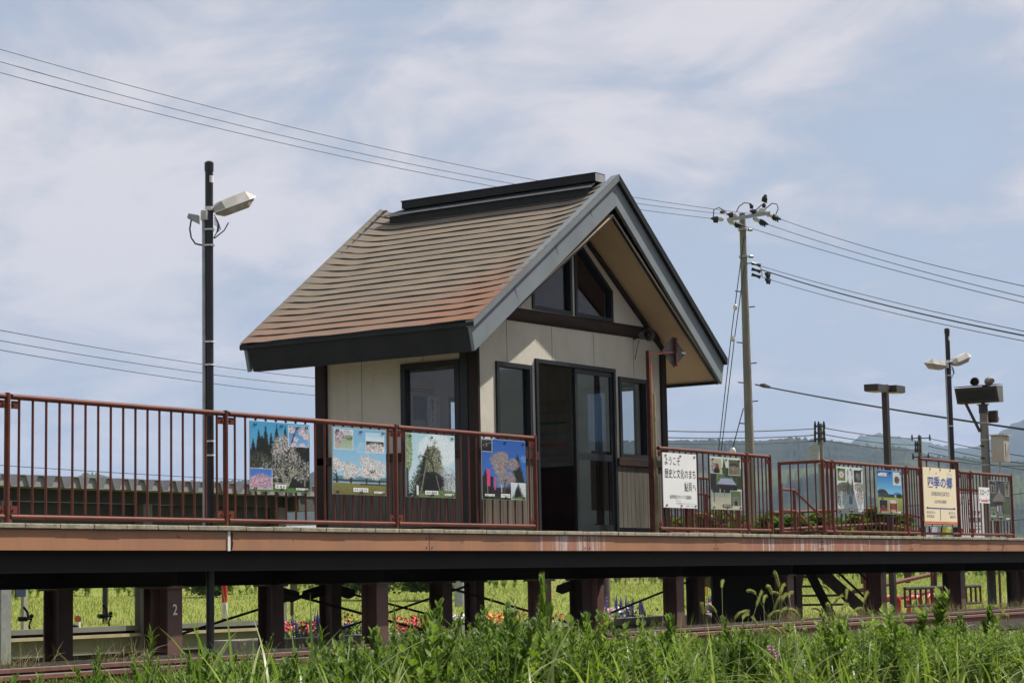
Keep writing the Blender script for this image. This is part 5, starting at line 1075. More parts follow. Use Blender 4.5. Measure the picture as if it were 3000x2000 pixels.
# stairs with handrails behind the platform
def stairs():
    th = thing('platform_stairs', 'brown steel stairs with red handrails descending behind the platform', 'stairs', (34, 3.5, 0)); y0, y1 = 2.75, 4.5
    xs, xe = 32.6, 35.4
    for y in (y0, y1):
        b = MB(); b.hexa([(xs-.1, y-.02, 1.0), (xe, y-.02, -.25), (xe, y+.02, -.25), (xs-.1, y+.02, 1.0), (xs-.1, y-.02, 1.24), (xe+.05, y-.02, .0), (xe+.05, y+.02, .0), (xs-.1, y+.02, 1.24)]); b.build('stringer', M['steelbrn'], th)
        b = MB(); b.path([(xs-.5, y, 1.2), (xs-.5, y, 2.2)], .035, 10); b.path([(xs, y, 1.2), (xs, y, 2.1)], .03, 10); b.path([(xe, y, -.1), (xe, y, .85)], .03, 10); b.build('newel_post', M['redrust'], th, True)
        for h in (.88, .52, .15):
            b = MB(); b.path([(xs-.5, y, 1.22+h), (xs, y, 1.22+h), (xe, y, .0+h)], .024, 10); b.build('handrail', M['red'], th, True)
    for k in range(7):
        t = (k+.5)/7; b = MB(); b.box(xs+t*2.8-.18, xs+t*2.8+.12, y0+.03, y1-.03, 1.2-t*1.2-.02, 1.2-t*1.2+.02); b.build('step', M['steelbrn'], th)
    b = MB(); b.box(29.6, 32.45, y0-.02, y0+.02, -.35, 1.06); b.build('landing_skirt', M['deckun'], th); b = MB(); b.box(29.9, 32.5, y0+.03, y1+.02, 1.10, 1.20); b.build('landing', M['deck'], th)
    for y in (y0, y1):
        b = MB(); b.hexa([(xs+.1, y-.05, .95), (xs+.3, y-.05, .95), (xs+.3, y+.05, .95), (xs+.1, y+.05, .95), (xs+1.2, y-.05, -.1), (xs+1.4, y-.05, -.1), (xs+1.4, y+.05, -.1), (xs+1.2, y+.05, -.1)]); b.build('stair_strut', M['deckun'], th)
stairs()
def rear_rail(x0, x1, n, label, Y=2.6):
    th = thing('rear_railing', label, 'railing', ((x0+x1)/2, Y, 1.2), 'red railings along the rear of the platform')
    b = MB(); b.path([(x0, Y, 2.20), (x1, Y, 2.20)], .026, 10); b.build('top_rail', M['redrust'], th, True); b = MB(); b.path([(x0, Y, 1.32), (x1, Y, 1.32)], .022, 10); b.build('bottom_rail', M['redrust'], th, True)
    for x in np.linspace(x0+.1, x1-.1, n): b = MB(); b.cyl((x, Y, 1.32), (x, Y, 2.2), .013, 6); b.build('bar', M['redrust'], th)
    for x in (x0, x1): b = MB(); b.path([(x, Y, 1.1), (x, Y, 2.23)], .034, 10); b.build('post', M['redrust'], th, True)
rear_rail(26.9, 28.6, 9, 'red railing along the platform rear, right of the shelter')
rear_rail(28.6, 30.3, 9, 'red railing along the platform rear, next to the stair head')
rear_rail(38.6, 41.5, 14, 'red railing along the platform rear behind the name board')
def side_notice():
    X0, X1, Y = 38.5, 40.0, 2.2; th = thing('rules_board', 'grey notice board with black lettering behind the right railing', 'notice board', (39.2, Y, 1.2))
    b = MB(); b.box(36.9, 39.9, Y, Y+.03, 1.25, 2.16); b.build('panel', M['siding'], th); b = MB(); b.path([(36.9, Y+.05, 1.1), (36.9, Y+.05, 2.25), (39.9, Y+.05, 2.25), (39.9, Y+.05, 1.1)], .04, 8); b.build('frame', M['redrust'], th)
    for s, x, z, w, h in (('内', 39.0, 1.92, .20, .15), ('はます', 39.0, 1.74, .6, .10), ('自転車', 39.0, 1.60, .6, .11), ('ここに', 39.1, 1.46, .5, .09), ('〒', 37.05, 1.34, .1, .12)): text('lettering', s, w, h, M['ink'], (x, Y-.004, z), XD, ZD, th, .015, nrm=(0, -1, 0), lift=0)
    th = thing('yellow_sign', 'round yellow sign with green lettering low behind the name board', 'sign', (37.8, 2.15, 1.2)); b = MB(); b.cyl((37.75, 2.165, 1.36), (37.75, 2.18, 1.36), .17, 24); b.box(37.75, 38.2, 2.166, 2.178, 1.20, 1.52); b.build('panel', M['yellowg'], th)
    text('lettering', '自由\n乗降', .3, .2, M['teal'], (37.8, 2.164, 1.28), XD, ZD, th, .01, nrm=(0, -1, 0), lift=0)
M['yellowg'] = pm('yellow_green_sign', (.55, .48, .03), None, 4, .5)
side_notice()
def ramp():
    th = thing('ramp_railing', 'sloping red pipe handrails of the access ramp at far right', 'handrail', (40, 4.8, 0)); y = 5.5
    for h in (.0, -.33, -.66): b = MB(); b.path([(36.5, 5.2, 1.85+h), (41.5, 5.2, 2.02+h), (56, 5.2, .9+h)], .03, 10); b.build('pipe', M['red'], th, True)
    for x in (37.5, 40.5, 44, 48, 52): b = MB(); b.path([(x, 5.2, -.3), (x, 5.2, 2.0-.06*abs(x-41))], .032, 8); b.build('post', M['red'], th, True)
    th = thing('ramp_railing', 'pair of rising red pipes seen low under the right of the platform', 'handrail', (40, 6.6, 0))
    for (u0, v0, u1, v1) in ((2500, 1733, 2730, 1681), (2540, 1768, 2740, 1730)): b = MB(); b.path([at(u0, v0, 7), at(u1, v1, 7)], .05, 10); b.build('pipe', M['red'], th, True)
    for u in (2620, 2745): b = MB(); q = at(u, 1720, 7); b.path([(q.x, 7.05, -.3), (q.x, 7.05, .75)], .06, 8); b.build('post', M['dkbrown'], th)
ramp()
def low_gate():
    th = thing('low_gate', 'dark brown low railing with bars under the right of the platform', 'railing', (36, 5, 0)); Y = 4.4
    a, c = at(2650, 1723, Y), at(2740, 1721, Y); z1, z0 = a.z, at(2660, 1775, Y).z
    b = MB(); b.path([(a.x, Y, z1), (c.x+2.5, Y, z1)], .035, 8); b.path([(a.x, Y, z0), (c.x+2.5, Y, z0)], .03, 8); b.build('rails', M['dkbrown'], th)
    for x in np.linspace(a.x, c.x+2.5, 16): b = MB(); b.path([(x, Y, z0), (x, Y, z1)], .025, 6); b.build('bar', M['redrust'], th)
low_gate()
def barrier(u0, u1, vt, Y, label):
    a, c = at(u0, 1780, Y), at(u1, 1780, Y); zt = at((u0+u1)/2, vt, Y).z; z0 = -.3; th = thing('hoop_barrier', label, 'barrier', ((a.x+c.x)/2, Y, z0), 'red and white hoop barriers'); r = .055
    b = MB(); b.path([(a.x, Y, zt-.35), (a.x, Y, zt-.08), (a.x+.1, Y, zt), (a.x+.3, Y, zt)], r, 10); b.path([(c.x, Y, zt-.35), (c.x, Y, zt-.08), (c.x-.1, Y, zt), (c.x-.25, Y, zt)], r, 10); b.build('red_bands', M['redw'], th, True)
    b = MB(); b.path([(a.x, Y, z0), (a.x, Y, zt-.35)], r, 10); b.path([(c.x, Y, z0), (c.x, Y, zt-.35)], r, 10); b.path([(a.x+.3, Y, zt), (c.x-.25, Y, zt)], r, 10); b.build('white_bands', M['white'], th, True)
barrier(2585, 2634, 1749, 6.2, 'red and white hoop barrier under the platform, left one'); barrier(2663, 2698, 1748, 6.2, 'red and white hoop barrier under the platform, middle one'); barrier(2718, 2760, 1742, 6.2, 'red and white hoop barrier under the platform, right one')
def house(u0, u1, vt, D, mat, rmat, label, hgt=3.4):
    a, c = atD(u0, vt, D), atD(u1, vt, D); th = thing('house', label, 'house', ((a.x+c.x)/2, (a.y+c.y)/2, .6), 'low buildings behind the platform'); zt = (a.z+c.z)/2; dep = Vector((a.y-c.y, c.x-a.x, 0)).normalized()*6
    a, c = Vector((a.x, a.y, 0)), Vector((c.x, c.y, 0)); Z = Vector((0, 0, 1)); e = zt-.9; b = MB()
    b.hexa([a+Z*.4, c+Z*.4, c+dep+Z*.4, a+dep+Z*.4, a+Z*e, c+Z*e, c+dep+Z*e, a+dep+Z*e]); b.build('wall', mat, th)
    b = MB(); o_ = (c-a).normalized()*.3; f = -dep.normalized()*.4; b.hexa([a-o_+f+Z*e, c+o_+f+Z*e, c+o_+dep-f+Z*e, a-o_+dep-f+Z*e, a-o_+dep*.48+Z*zt, c+o_+dep*.48+Z*zt, c+o_+dep*.52+Z*zt, a-o_+dep*.52+Z*zt]); b.build('roof', rmat, th)
    for k in range(3): b = MB(); q = a.lerp(c, .2+.3*k); w_ = (c-a).normalized()*.5; b.obox(q+Z*(e-.6)+f*.05, w_, dep.normalized()*.05, Z*.35); b.build('window', M['black'], th)
house(30, 272, 1520, 150, M['siding'], M['bluroof'], 'low house with a dark blue roof glimpsed under the left railing')
house(430, 590, 1528, 155, M['siding'], M['shedroof'], 'low building with a pale sheet roof glimpsed under the railing near the lamp post')
house(838, 935, 1536, 160, M['siding'], M['shedroof'], 'low pale building glimpsed under the railing beside the shelter')
# ---SECTION: plants
def leaf_geo(L, Wd, fold=.12, droop=.18, lobes=None):
    if lobes is None:
        V = np.array([(0, 0, 0), (-Wd/2, .42*L, .0), (Wd/2, .42*L, 0), (0, .42*L, -fold*Wd), (0, L, -droop*L), (-Wd*.28, .76*L, -.06*L), (Wd*.28, .76*L, -.06*L)])
        F = np.array([(0, 2, 3), (0, 3, 1), (3, 2, 6), (3, 6, 4), (3, 4, 5), (3, 5, 1)]); return V, F
    V = []; F = []
    for (t, a, l) in lobes:
        o = len(V); d = np.array((math.sin(a), math.cos(a), 0)); s = np.array((d[1], -d[0], 0)); base = np.array((0, t*L, -droop*L*t*t)); w = Wd*.16
        V += [base-s*w*.7, base+s*w*.7, base+d*l*L*.55+s*w+np.array((0, 0, .02*L)), base+d*l*L*.55-s*w, base+d*l*L-np.array((0, 0, droop*l*L*.4))]; F += [(o, o+1, o+2), (o, o+2, o+3), (o+3, o+2, o+4)]
    return np.array(V), np.array(F)
MUG = [(.05, 0, .95), (.25, .75, .45), (.25, -.75, .45), (.5, .7, .42), (.5, -.7, .42), (.1, 1.0, .28), (.1, -1.0, .28)]
def rotm(az, tilt, roll=0.):
    ca, sa, ct, st = math.cos(az), math.sin(az), math.cos(tilt), math.sin(tilt)
    Rx = np.array([(1, 0, 0), (0, ct, -st), (0, st, ct)]); Rz = np.array([(ca, -sa, 0), (sa, ca, 0), (0, 0, 1)]); cr, sr = math.cos(roll), math.sin(roll)
    return Rz @ Rx @ np.array([(cr, 0, sr), (0, 1, 0), (-sr, 0, cr)])
def plant(seed, n, L, Wd, tilt0, tilt1, kind='leaf', branch=0, stem=.004, taper=.45, start=.05):
    """one leafy stem of unit height: vertices, triangles, leaf random, height fraction"""
    r = np.random.default_rng(seed); Vs, Fs, Rn, Tp = [], [], [], []; o = 0
    def add(V, F, rn, tp):
        nonlocal o
        Vs.append(V); Fs.append(F+o); Rn.append(np.full(len(V), rn)); Tp.append(np.full(len(V), tp)); o += len(V)
    axes = [(np.zeros(3), np.array((r.normal(0, .05), r.normal(0, .05), 1.)), n, 1.)]
    for k in range(branch):
        z = r.uniform(.25, .7); a = r.uniform(0, 6.28); axes.append((np.array((0, 0, z)), np.array((math.cos(a)*.45, math.sin(a)*.45, .8))*r.uniform(.28, .5), n//3, .75))
    for base, ax, m, sc in axes:
        sd = np.array([(stem, 0, 0), (-stem*.5, stem*.87, 0), (-stem*.5, -stem*.87, 0)])
        add(np.concatenate([sd+base, sd*.4+base+ax]), np.array([(0, 1, 4), (0, 4, 3), (1, 2, 5), (1, 5, 4), (2, 0, 3), (2, 3, 5)]), .15, .3)
        az = r.uniform(0, 6.28)
        for i in range(m):
            t = start+(1-start)*(i/(m-1))**.9; az += 2.4+r.normal(0, .3); s = (1-taper*t)*r.uniform(.75, 1.2)*sc
            V, F = leaf_geo(L*s, Wd*s, lobes=MUG if kind == 'mug' else None)
            ti = tilt0+(tilt1-tilt0)*t+r.normal(0, .18); add(V @ rotm(az, ti, r.normal(0, .25)).T+base+ax*t, F, r.uniform(0, 1), base[2]+ax[2]*t)
    return np.concatenate(Vs), np.concatenate(Fs), np.concatenate(Rn), np.concatenate(Tp)
def scatter(name, temps, items, mat, label=None):
    """items: (template index, x, y, z, scale_xy, height, az, lean_x, lean_y, tint)"""
    Vs, Fs, Rn, Tp = [], [], [], []; o = 0
    for (k, x, y, z, sx, h, az, lx, ly, tint) in items:
        V, F, rn, tp = temps[k]; c, s = math.cos(az), math.sin(az); Q = np.empty_like(V)
        hz = V[:, 2]*h; Q[:, 0] = (V[:, 0]*c-V[:, 1]*s)*sx+x+lx*hz; Q[:, 1] = (V[:, 0]*s+V[:, 1]*c)*sx+y+ly*hz; Q[:, 2] = hz+z
        Vs.append(Q); Fs.append(F+o); Rn.append(np.clip(rn*.75+tint, 0, 1)); Tp.append(tp); o += len(V)
    return npmesh(name, np.concatenate(Vs), np.concatenate(Fs), mat, None, {'rnd': np.concatenate(Rn), 'tip': np.concatenate(Tp)})
M['leafA'] = leafmat('broad_weed_leaf', (.075, .125, .022), (.15, .215, .034), (.26, .315, .07), (.28, .34, .19), .50, .5)
M['leafB'] = leafmat('mugwort_leaf', (.065, .12, .021), (.135, .205, .033), (.24, .305, .06), (.27, .34, .19), .50, .5)
M['leafC'] = leafmat('narrow_weed_leaf', (.06, .105, .019), (.12, .18, .030), (.21, .27, .06), None, .40, .5)
M['blade'] = leafmat('grass_blade', (.12, .185, .035), (.21, .28, .065), (.36, .40, .17), None, .48, .34)
M['meadow'] = leafmat('meadow_blade', (.12, .17, .02), (.20, .24, .035), (.36, .33, .10), None, .35, .5)
M['dry'] = leafmat('dry_grass_blade', (.19, .145, .07), (.33, .27, .15), (.13, .17, .045), None, .25, .6)
M['shrub'] = leafmat('shrub_leaf', (.05, .085, .018), (.10, .15, .028), (.18, .225, .045), None, .40, .5)
M['head'] = leafmat('foxtail_head', (.26, .28, .09), (.38, .38, .15), (.50, .46, .22), None, .55, .6)
T = [plant(i, 40, .15, .115, .55, 1.05, 'leaf', 5) for i in range(4)] + [plant(10+i, 52, .125, .11, .5, 1.2, 'mug', 6) for i in range(4)] + [plant(20+i, 90, .10, .024, .35, .95, 'leaf', 4, .003) for i in range(3)]
def vtop(u): return np.interp(u, [0, 120, 250, 380, 450, 600, 700, 850, 1000, 1150, 1300, 1500, 1650, 1780, 1900, 2100, 2300, 2500, 2620, 2750, 2850, 3000], [1990, 1972, 1960, 1938, 1925, 1910, 1900, 1888, 1868, 1845, 1820, 1808, 1826, 1844, 1853, 1850, 1848, 1840, 1830, 1824, 1834, 1840])
def uv(x, y, z):
    v = Vector((x, y, z))-CAM; dd = v.dot(fwd); return 1500+FPX*v.dot(rgt)/dd, 1000-FPX*v.dot(upv)/dd, dd
def ztop_at(x, y):
    u, v, dd = uv(x, y, 0.); return (v-vtop(np.clip(u, 0, 3000))-27-26*math.exp(-((u-980)/330.)**2)-18*math.exp(-((u-1450)/260.)**2)-10*math.exp(-((u-500)/200.)**2))*dd/FPX, u
def weeds():
    A_, B_, C_ = [], [], []; r = rng; cnt = 0
    while cnt < 5200:
        y = r.uniform(5.2, 11.55); y = 5.2+(y-5.2); ra = r.uniform(.80, 2.75); x = ra*y
        if r.random() > (y*y)/(11.5**2)*.55+.45: continue
        Y = y-13.85; zt, u = ztop_at(x, Y)
        if u < -120 or u > 3120: continue
        g = float(gz(Y)); hmax = zt-g
        k_ = np.interp(u, [0, 900, 1600, 2000], [.6, .7, 1., 1.35]); hmax *= 1.03+k_*(.13*math.sin(u*.027+y*2.1)+.10*math.sin(u*.071+y*3.7+1)); h = min(hmax*(.45+.55*r.random()**.8), .95)
        if r.random() < .05: h = hmax*r.uniform(1.0, 1.12)
        if h < .10: h = .10
        cnt += 1; wgt = np.interp(u, [0, 500, 1000, 1500, 1900, 2300, 3000], [.1, .1, .15, .2, .35, .6, .8]); q = r.random(); lean = r.normal(0, .10, 2); tint = r.normal(.10, .20)
        sx = h*r.uniform(.75, 1.15) if h > .3 else h*1.3
        it = [x, Y, g-.02, sx, h, r.uniform(0, 6.28), lean[0], lean[1], tint]
        if q < wgt: A_.append([r.integers(0, 4)]+it)
        elif q < wgt+(1-wgt)*.60: B_.append([r.integers(4, 8)]+it)
        else: C_.append([r.integers(8, 11)]+it)
    for nm, L_, mt in (('broadleaf_weeds', A_, 'leafA'), ('mugwort_weeds', B_, 'leafB'), ('narrow_leaf_weeds', C_, 'leafC')):
        o = scatter(nm, T, L_, M[mt]); tag(o, None, None, None, 'stuff')
weeds()
def blades(name, P_, H_, Wd, az, cur, mat, seg=6, rnd=None, vfold=.25):
    n = len(P_); t = np.linspace(0, 1, seg+1); V = np.zeros((n, seg+1, 2, 3)); dx, dy = np.cos(az), np.sin(az)
    rr = cur[:, None]*H_[:, None]*(t**1.9)[None]; zz_ = H_[:, None]*(t[None]-.42*np.minimum(cur, 1.5)[:, None]*(t**2.6)[None]); w = Wd[:, None]*np.maximum(1-t**2.2, .03)[None]*np.minimum(1, .45+t*3)[None]
    for k, s in ((0, -1), (1, 1)):
        V[:, :, k, 0] = P_[:, 0, None]+rr*dx[:, None]-s*w*.5*dy[:, None]; V[:, :, k, 1] = P_[:, 1, None]+rr*dy[:, None]+s*w*.5*dx[:, None]; V[:, :, k, 2] = P_[:, 2, None]+zz_+s*w*vfold
    b0 = (np.arange(n)*(seg+1)*2)[:, None]; j = np.arange(seg)[None]; F = np.stack([b0+2*j, b0+2*j+1, b0+2*j+3, b0+2*j+2], -1).reshape(-1, 4)
    rv = rng.uniform(0, 1, n) if rnd is None else rnd
    return npmesh(name, V.reshape(-1, 3), F, mat, None, {'rnd': np.repeat(rv, (seg+1)*2), 'tip': np.zeros(n*(seg+1)*2)}, True)
def fgrass():
    P_, H_, Wd, az, cu = [], [], [], [], []; r = rng
    def clump(x, Y, n, h, w, spread=.10, cm=.45):
        for _ in range(n):
            xx, yy = x+r.normal(0, spread), Y+r.normal(0, spread); P_.append((xx, yy, float(gz(yy)))); H_.append(h*r.uniform(.55, 1.12)); Wd.append(w*r.uniform(.6, 1.15)); az.append(r.uniform(0, 6.28)); cu.append(abs(r.normal(cm, .6*cm))+.05)
    k = 0
    while k < 1300:
        y = r.uniform(5.0, 11.3); x = r.uniform(.84, 2.7)*y; zt, u = ztop_at(x, y-13.85)
        dens = np.interp(u, [0, 250, 450, 700, 900, 1100, 1300, 1600, 1850, 2100, 2400, 2600, 3000], [.05, .1, .9, 1., .7, .9, .3, .3, .8, 1., .7, .25, .2])
        if u < -50 or u > 3050 or r.random() > dens: continue
        k += 1; h = max(.25, (zt-float(gz(y-13.85)))*r.uniform(.9, 1.3)); clump(x, y-13.85, 7, min(h, 1.1), .018, .10, .55)
    for u, v, n, h in ((425, 1800, 2, 0), (560, 1830, 4, 0), (660, 1760, 3, 0), (690, 1800, 5, 0), (735, 1770, 3, 0), (800, 1850, 5, 0), (860, 1880, 6, 0), (1000, 1810, 3, 0), (1060, 1870, 6, 0), (1150, 1880, 7, 0), (1250, 1870, 6, 0), (1330, 1860, 4, 0), (1840, 1860, 4, 0), (1920, 1880, 7, 0), (2000, 1850, 6, 0), (2080, 1840, 7, 0), (2160, 1840, 7, 0), (2240, 1840, 6, 0), (2330, 1850, 6, 0), (2430, 1850, 5, 0), (2880, 1860, 4, 0)):
        Y = r.uniform(-8.9, -7.6); q = at(u, v, Y); h = max(.3, q.z-float(gz(Y))); clump(q.x, Y, n+3, h*1.2, .019, .07, .34)
    o = blades('foreground_grass', np.array(P_), np.array(H_), np.array(Wd), np.array(az), np.array(cu), M['blade'], 8); tag(o, None, None, None, 'stuff')
fgrass()
def meadow():
    r = rng; n = 120000; y = 17.9+41*r.random(n)**1.35; x = r.uniform(.80, 2.75, n)*y; Y = y-13.85
    kp = ~((Y < 7.2) & (r.random(n) < .35)); x, Y, y = x[kp], Y[kp], y[kp]; n = len(x)
    patch = np.sin(x*.35+np.sin(Y*.5)*1.3)*np.sin(Y*.45+1.1*np.sin(x*.21))
    h = r.uniform(.07, .17, n)*(1+.35*patch)*(1+.5*((Y > 20) & (r.random(n) < .3))); P_ = np.stack([x, Y, gz(Y)-.01], 1)
    o = blades('meadow_grass', P_, h, r.uniform(.005, .011, n)*(1+y/40), r.uniform(0, 6.28, n), abs(r.normal(.5, .35, n)), M['meadow'], 3, np.clip(.46+.16*patch+r.normal(0, .16, n), 0, 1)); tag(o, None, None, None, 'stuff')
    its = []
    for _ in range(900):
        yy = r.uniform(53.5, 60.5); ra = r.uniform(.82, 2.7); YY = yy-13.85; its.append([r.integers(0, 4), ra*yy, YY, float(gz(YY))-.05, r.uniform(.5, 1.1), r.uniform(.25, .75), r.uniform(0, 6.28), 0, 0, r.normal(.15, .1)])
    o = scatter('bank_weeds', T, its, M['leafA']); tag(o, None, None, None, 'stuff')
meadow()
def drygrass():
    r = rng; P_, H_, az, cu = [], [], [], []
    def tuft(x, Y, n, h, sp=.10):
        for _ in range(n): P_.append((x+r.normal(0, sp), Y+r.normal(0, sp*.6), float(gz(Y))+.0)); H_.append(h*r.uniform(.4, 1.15)); az.append(r.uniform(0, 6.28)); cu.append(abs(r.normal(.4, .4)))
    for _ in range(150): tuft(r.uniform(11, 46), r.uniform(-.55, .15), 12, r.uniform(.10, .22))
    for _ in range(230): tuft(r.uniform(27, 44), r.uniform(-.6, .35), 14, r.uniform(.13, .30))
    for u in (20, 60, 95, 330, 360, 400): q = at(u, 1950, -.45); tuft(q.x, -.45, 40, .36, .14)
    for _ in range(120): tuft(r.uniform(12, 46), r.uniform(.6, 4.2), 8, r.uniform(.06, .16), .2)
    o = blades('dry_trackside_grass', np.array(P_), np.array(H_), r.uniform(.003, .006, len(H_)), np.array(az), np.array(cu), M['dry'], 4); tag(o, None, None, None, 'stuff')
drygrass()
def foxtail(u, v, Y, label, droop=1, L=.085):
    tip = at(u, v, Y); g = float(gz(Y)); r = random; side = r.choice((-1, 1)); bx = tip.x+side*r.uniform(.08, .25); by = Y+r.uniform(-.1, .1); th = thing('foxtail_stalk', label, 'foxtail', (bx, by, g), 'foxtail stalks with seed heads')
    base = Vector((bx, by, g)); neck = Vector((tip.x+side*.03, Y, tip.z-L*.45)); ctl = Vector((bx-side*.02, by, g+(neck.z-g)*.6)); pts = []
    for i in range(9): t_ = i/8; pts.append(base*(1-t_)**2+ctl*2*t_*(1-t_)+neck*t_*t_)
    b = MB(); b.path(pts, [.0022]*5+[.0016]*4, 5); b.build('stem', M['stalk'], th, True)
    d = (pts[-1]-pts[-2]).normalized(); hp = [neck]; dr = Vector((-side*.9, r.uniform(-.4, .4), 0)).normalized(); n = 9
    for i in range(n): d = (d+dr*.16*droop+Vector((0, 0, -.10*droop))).normalized(); hp.append(hp[-1]+d*(L/n))
    rad = [.003, .0045, .0052, .0056, .0056, .0054, .005, .0044, .0034, .0015]; b = MB(); b.path(hp, rad, 7); b.build('seed_head', M['head_s'], th, True)
    Vs, Fs, o = [], [], 0
    for i in range(230):
        k = r.random()*(n-.01); j = int(k); p = hp[j].lerp(hp[j+1], k-j); ax = (hp[j+1]-hp[j]).normalized(); a = ax.orthogonal().normalized(); a.rotate(__import__('mathutils').Quaternion(ax, r.uniform(0, 6.28))); q = p+a*.005; e = p+a*r.uniform(.009, .0135)+ax*.009; s = ax.cross(a)*.0011
        Vs += [q-s, q+s, e]; Fs.append((o, o+1, o+2)); o += 3
    npmesh('bristles', Vs, Fs, M['head'], th, {'rnd': np.random.default_rng(int(u)).uniform(0, 1, len(Vs)), 'tip': np.zeros(len(Vs))})
    lp = blades('leaf_blade', np.array([tuple(base+Vector((0, 0, .02)))]*2), np.array([(neck.z-g)*.7]*2), np.array([.011, .010]), np.array([r.uniform(0, 6.28), r.uniform(0, 6.28)]), np.array([.7, .5]), M['blade'], 8); par(lp, th)
M['stalk'] = pm('grass_stalk', (.22, .26, .08), None, 6, .5); M['head_s'] = pm('seed_head_core', (.24, .25, .09), None, 60, .7)
FOX = [(475, 315), (655, 370), (690, 425), (735, 408), (755, 358), (818, 382), (800, 302), (855, 408), (842, 362), (895, 385), (800, 455), (845, 485), (915, 492), (975, 535), (765, 500), (325, 490), (405, 475), (555, 505), (605, 520), (1060, 478), (1115, 470), (1115, 358), (1175, 430), (1250, 398), (1300, 472), (1365, 408), (1225, 462), (1400, 600), (815, 612), (672, 580), (1255, 520), (945, 655), (2225, 500), (2240, 540), (240, 690), (1670, 478)]
NB = ['over the dark middle columns', 'against the dark stairs', 'in front of the far rail', 'near the tall mugwort']
ordw = ['first', 'second', 'third', 'fourth', 'fifth', 'sixth', 'seventh', 'eighth', 'ninth', 'tenth', 'eleventh', 'twelfth', 'thirteenth', 'fourteenth', 'fifteenth', 'sixteenth', 'seventeenth', 'eighteenth', 'nineteenth', 'twentieth']
FS = sorted([(1900+a/2.138, 1550+c/2.138) for a, c in FOX])
for i, (u, v) in enumerate(FS):
    lab = ('foxtail stalk, %s from the left among the drooping seed heads' % ordw[i]) if i < 18 else ('foxtail stalk, %s from the right among the drooping seed heads' % ordw[len(FS)-1-i])
    if i == 0: lab = 'foxtail stalk, leftmost of the drooping seed heads'
    if i == len(FS)-1: lab = 'foxtail stalk, rightmost of the drooping seed heads'
    foxtail(u, v, random.uniform(-8.9, -7.9), lab, random.choice((.15, .45, .7, .95)), random.uniform(.07, .11))
for u, v, lab in ((1865, 1855, 'foxtail stalk arching low beside the near rail, left of the main cluster'), (1710, 1890, 'lone foxtail stalk bent over in the weeds below the bare track')):
    foxtail(u, v, -7.6, lab, 1.7, .10)
def tall_weed(u, v, Y, k, mat, label, wd=.5):
    tip = at(u, v, Y); g = float(gz(Y)); h = tip.z-g; o = scatter('tall_weed', T2, [[k, tip.x, Y, g, wd, h, random.uniform(0, 6), 0, 0, .08]], M[mat]); tag(o, label, 'weed', 'tall weeds standing above the rest')
T2 = [plant(40, 60, .26, .05, .6, 1.0, 'leaf', 0, .006, .5, .35), plant(41, 46, .30, .24, .5, 1.2, 'mug', 3, .006), plant(42, 34, .26, .19, .5, 1.0, 'leaf', 4, .006), plant(43, 110, .19, .028, .3, .8, 'leaf', 0, .006, .3, .3)]
tall_weed(1585, 1712, -5.2, 1, 'leafB', 'tall feathery weed rising in front of the fourth front column', .38)
tall_weed(1160, 1790, -5.6, 0, 'leafC', 'slim upright weed left of the crimson flowers', .28)
tall_weed(1272, 1800, -5.8, 0, 'leafC', 'upright narrow leaved weed before the dark column left of centre', .3)
tall_weed(1085, 1860, -5.6, 1, 'leafB', 'star shaped bright mugwort at the foot of the third front column', .5)
tall_weed(430, 1855, -4.6, 0, 'leafC', 'bushy weed at the foot of the column numbered two', .4)
tall_weed(280, 1905, -4.8, 0, 'leafC', 'small upright weed over the rail at lower left', .4)
tall_weed(930, 1850, -5.2, 0, 'leafC', 'branching weed left of the third front column', .4)
tall_weed(2690, 1800, -7.2, 2, 'leafA', 'short broad leaved goosefoot beside the tallest one', .4)
tall_weed(2820, 1812, -7.3, 1, 'leafB', 'feathery weed right of the tallest goosefoot', .4)
tall_weed(2480, 1822, -7.5, 2, 'leafA', 'broad leaved weed below the brown stair beam', .4)
tall_weed(1960, 1818, -6.2, 1, 'leafB', 'mugwort tuft below the fifth front column', .42)
tall_weed(2745, 1748, -7.4, 2, 'leafA', 'tallest broad leaved goosefoot at right, reaching over the rail', .45)
tall_weed(2612, 1805, -7.4, 2, 'leafA', 'broad leaved goosefoot left of the tallest one', .40)
tall_weed(2905, 1785, -7.0, 1, 'leafB', 'feathery weed near the right edge of the picture', .42)
tall_weed(2225, 1860, -8.4, 3, 'leafC', 'dark spiky goldenrod stem among the foxtails', .42)
tall_weed(1720, 1815, -5.4, 1, 'leafB', 'mugwort tuft just left of the bare stretch of rail', .45)
def pink_spike():
    Y = -8.5; tp = at(2258, 1893, Y); bt = at(2275, 1930, Y); g = float(gz(Y)); th = thing('pink_flower', 'single pink flower spike low among the foxtail grass', 'flower', (tp.x, Y, g)); b = MB(); b.path([(bt.x+.02, Y, g), bt, tp], .003, 5); b.build('stem', M['stalk'], th)
    b = MB()
    for i in range(34): t_ = random.random(); c = tp.lerp(bt, t_); b.ball(c+Vector((random.gauss(0, .012), random.gauss(0, .012), random.gauss(0, .006))), random.uniform(.005, .010), 6)
    b.build('petals', pm('pink_petal', (.62, .27, .42), (.70, .42, .52), 30, .5), th)
pink_spike()
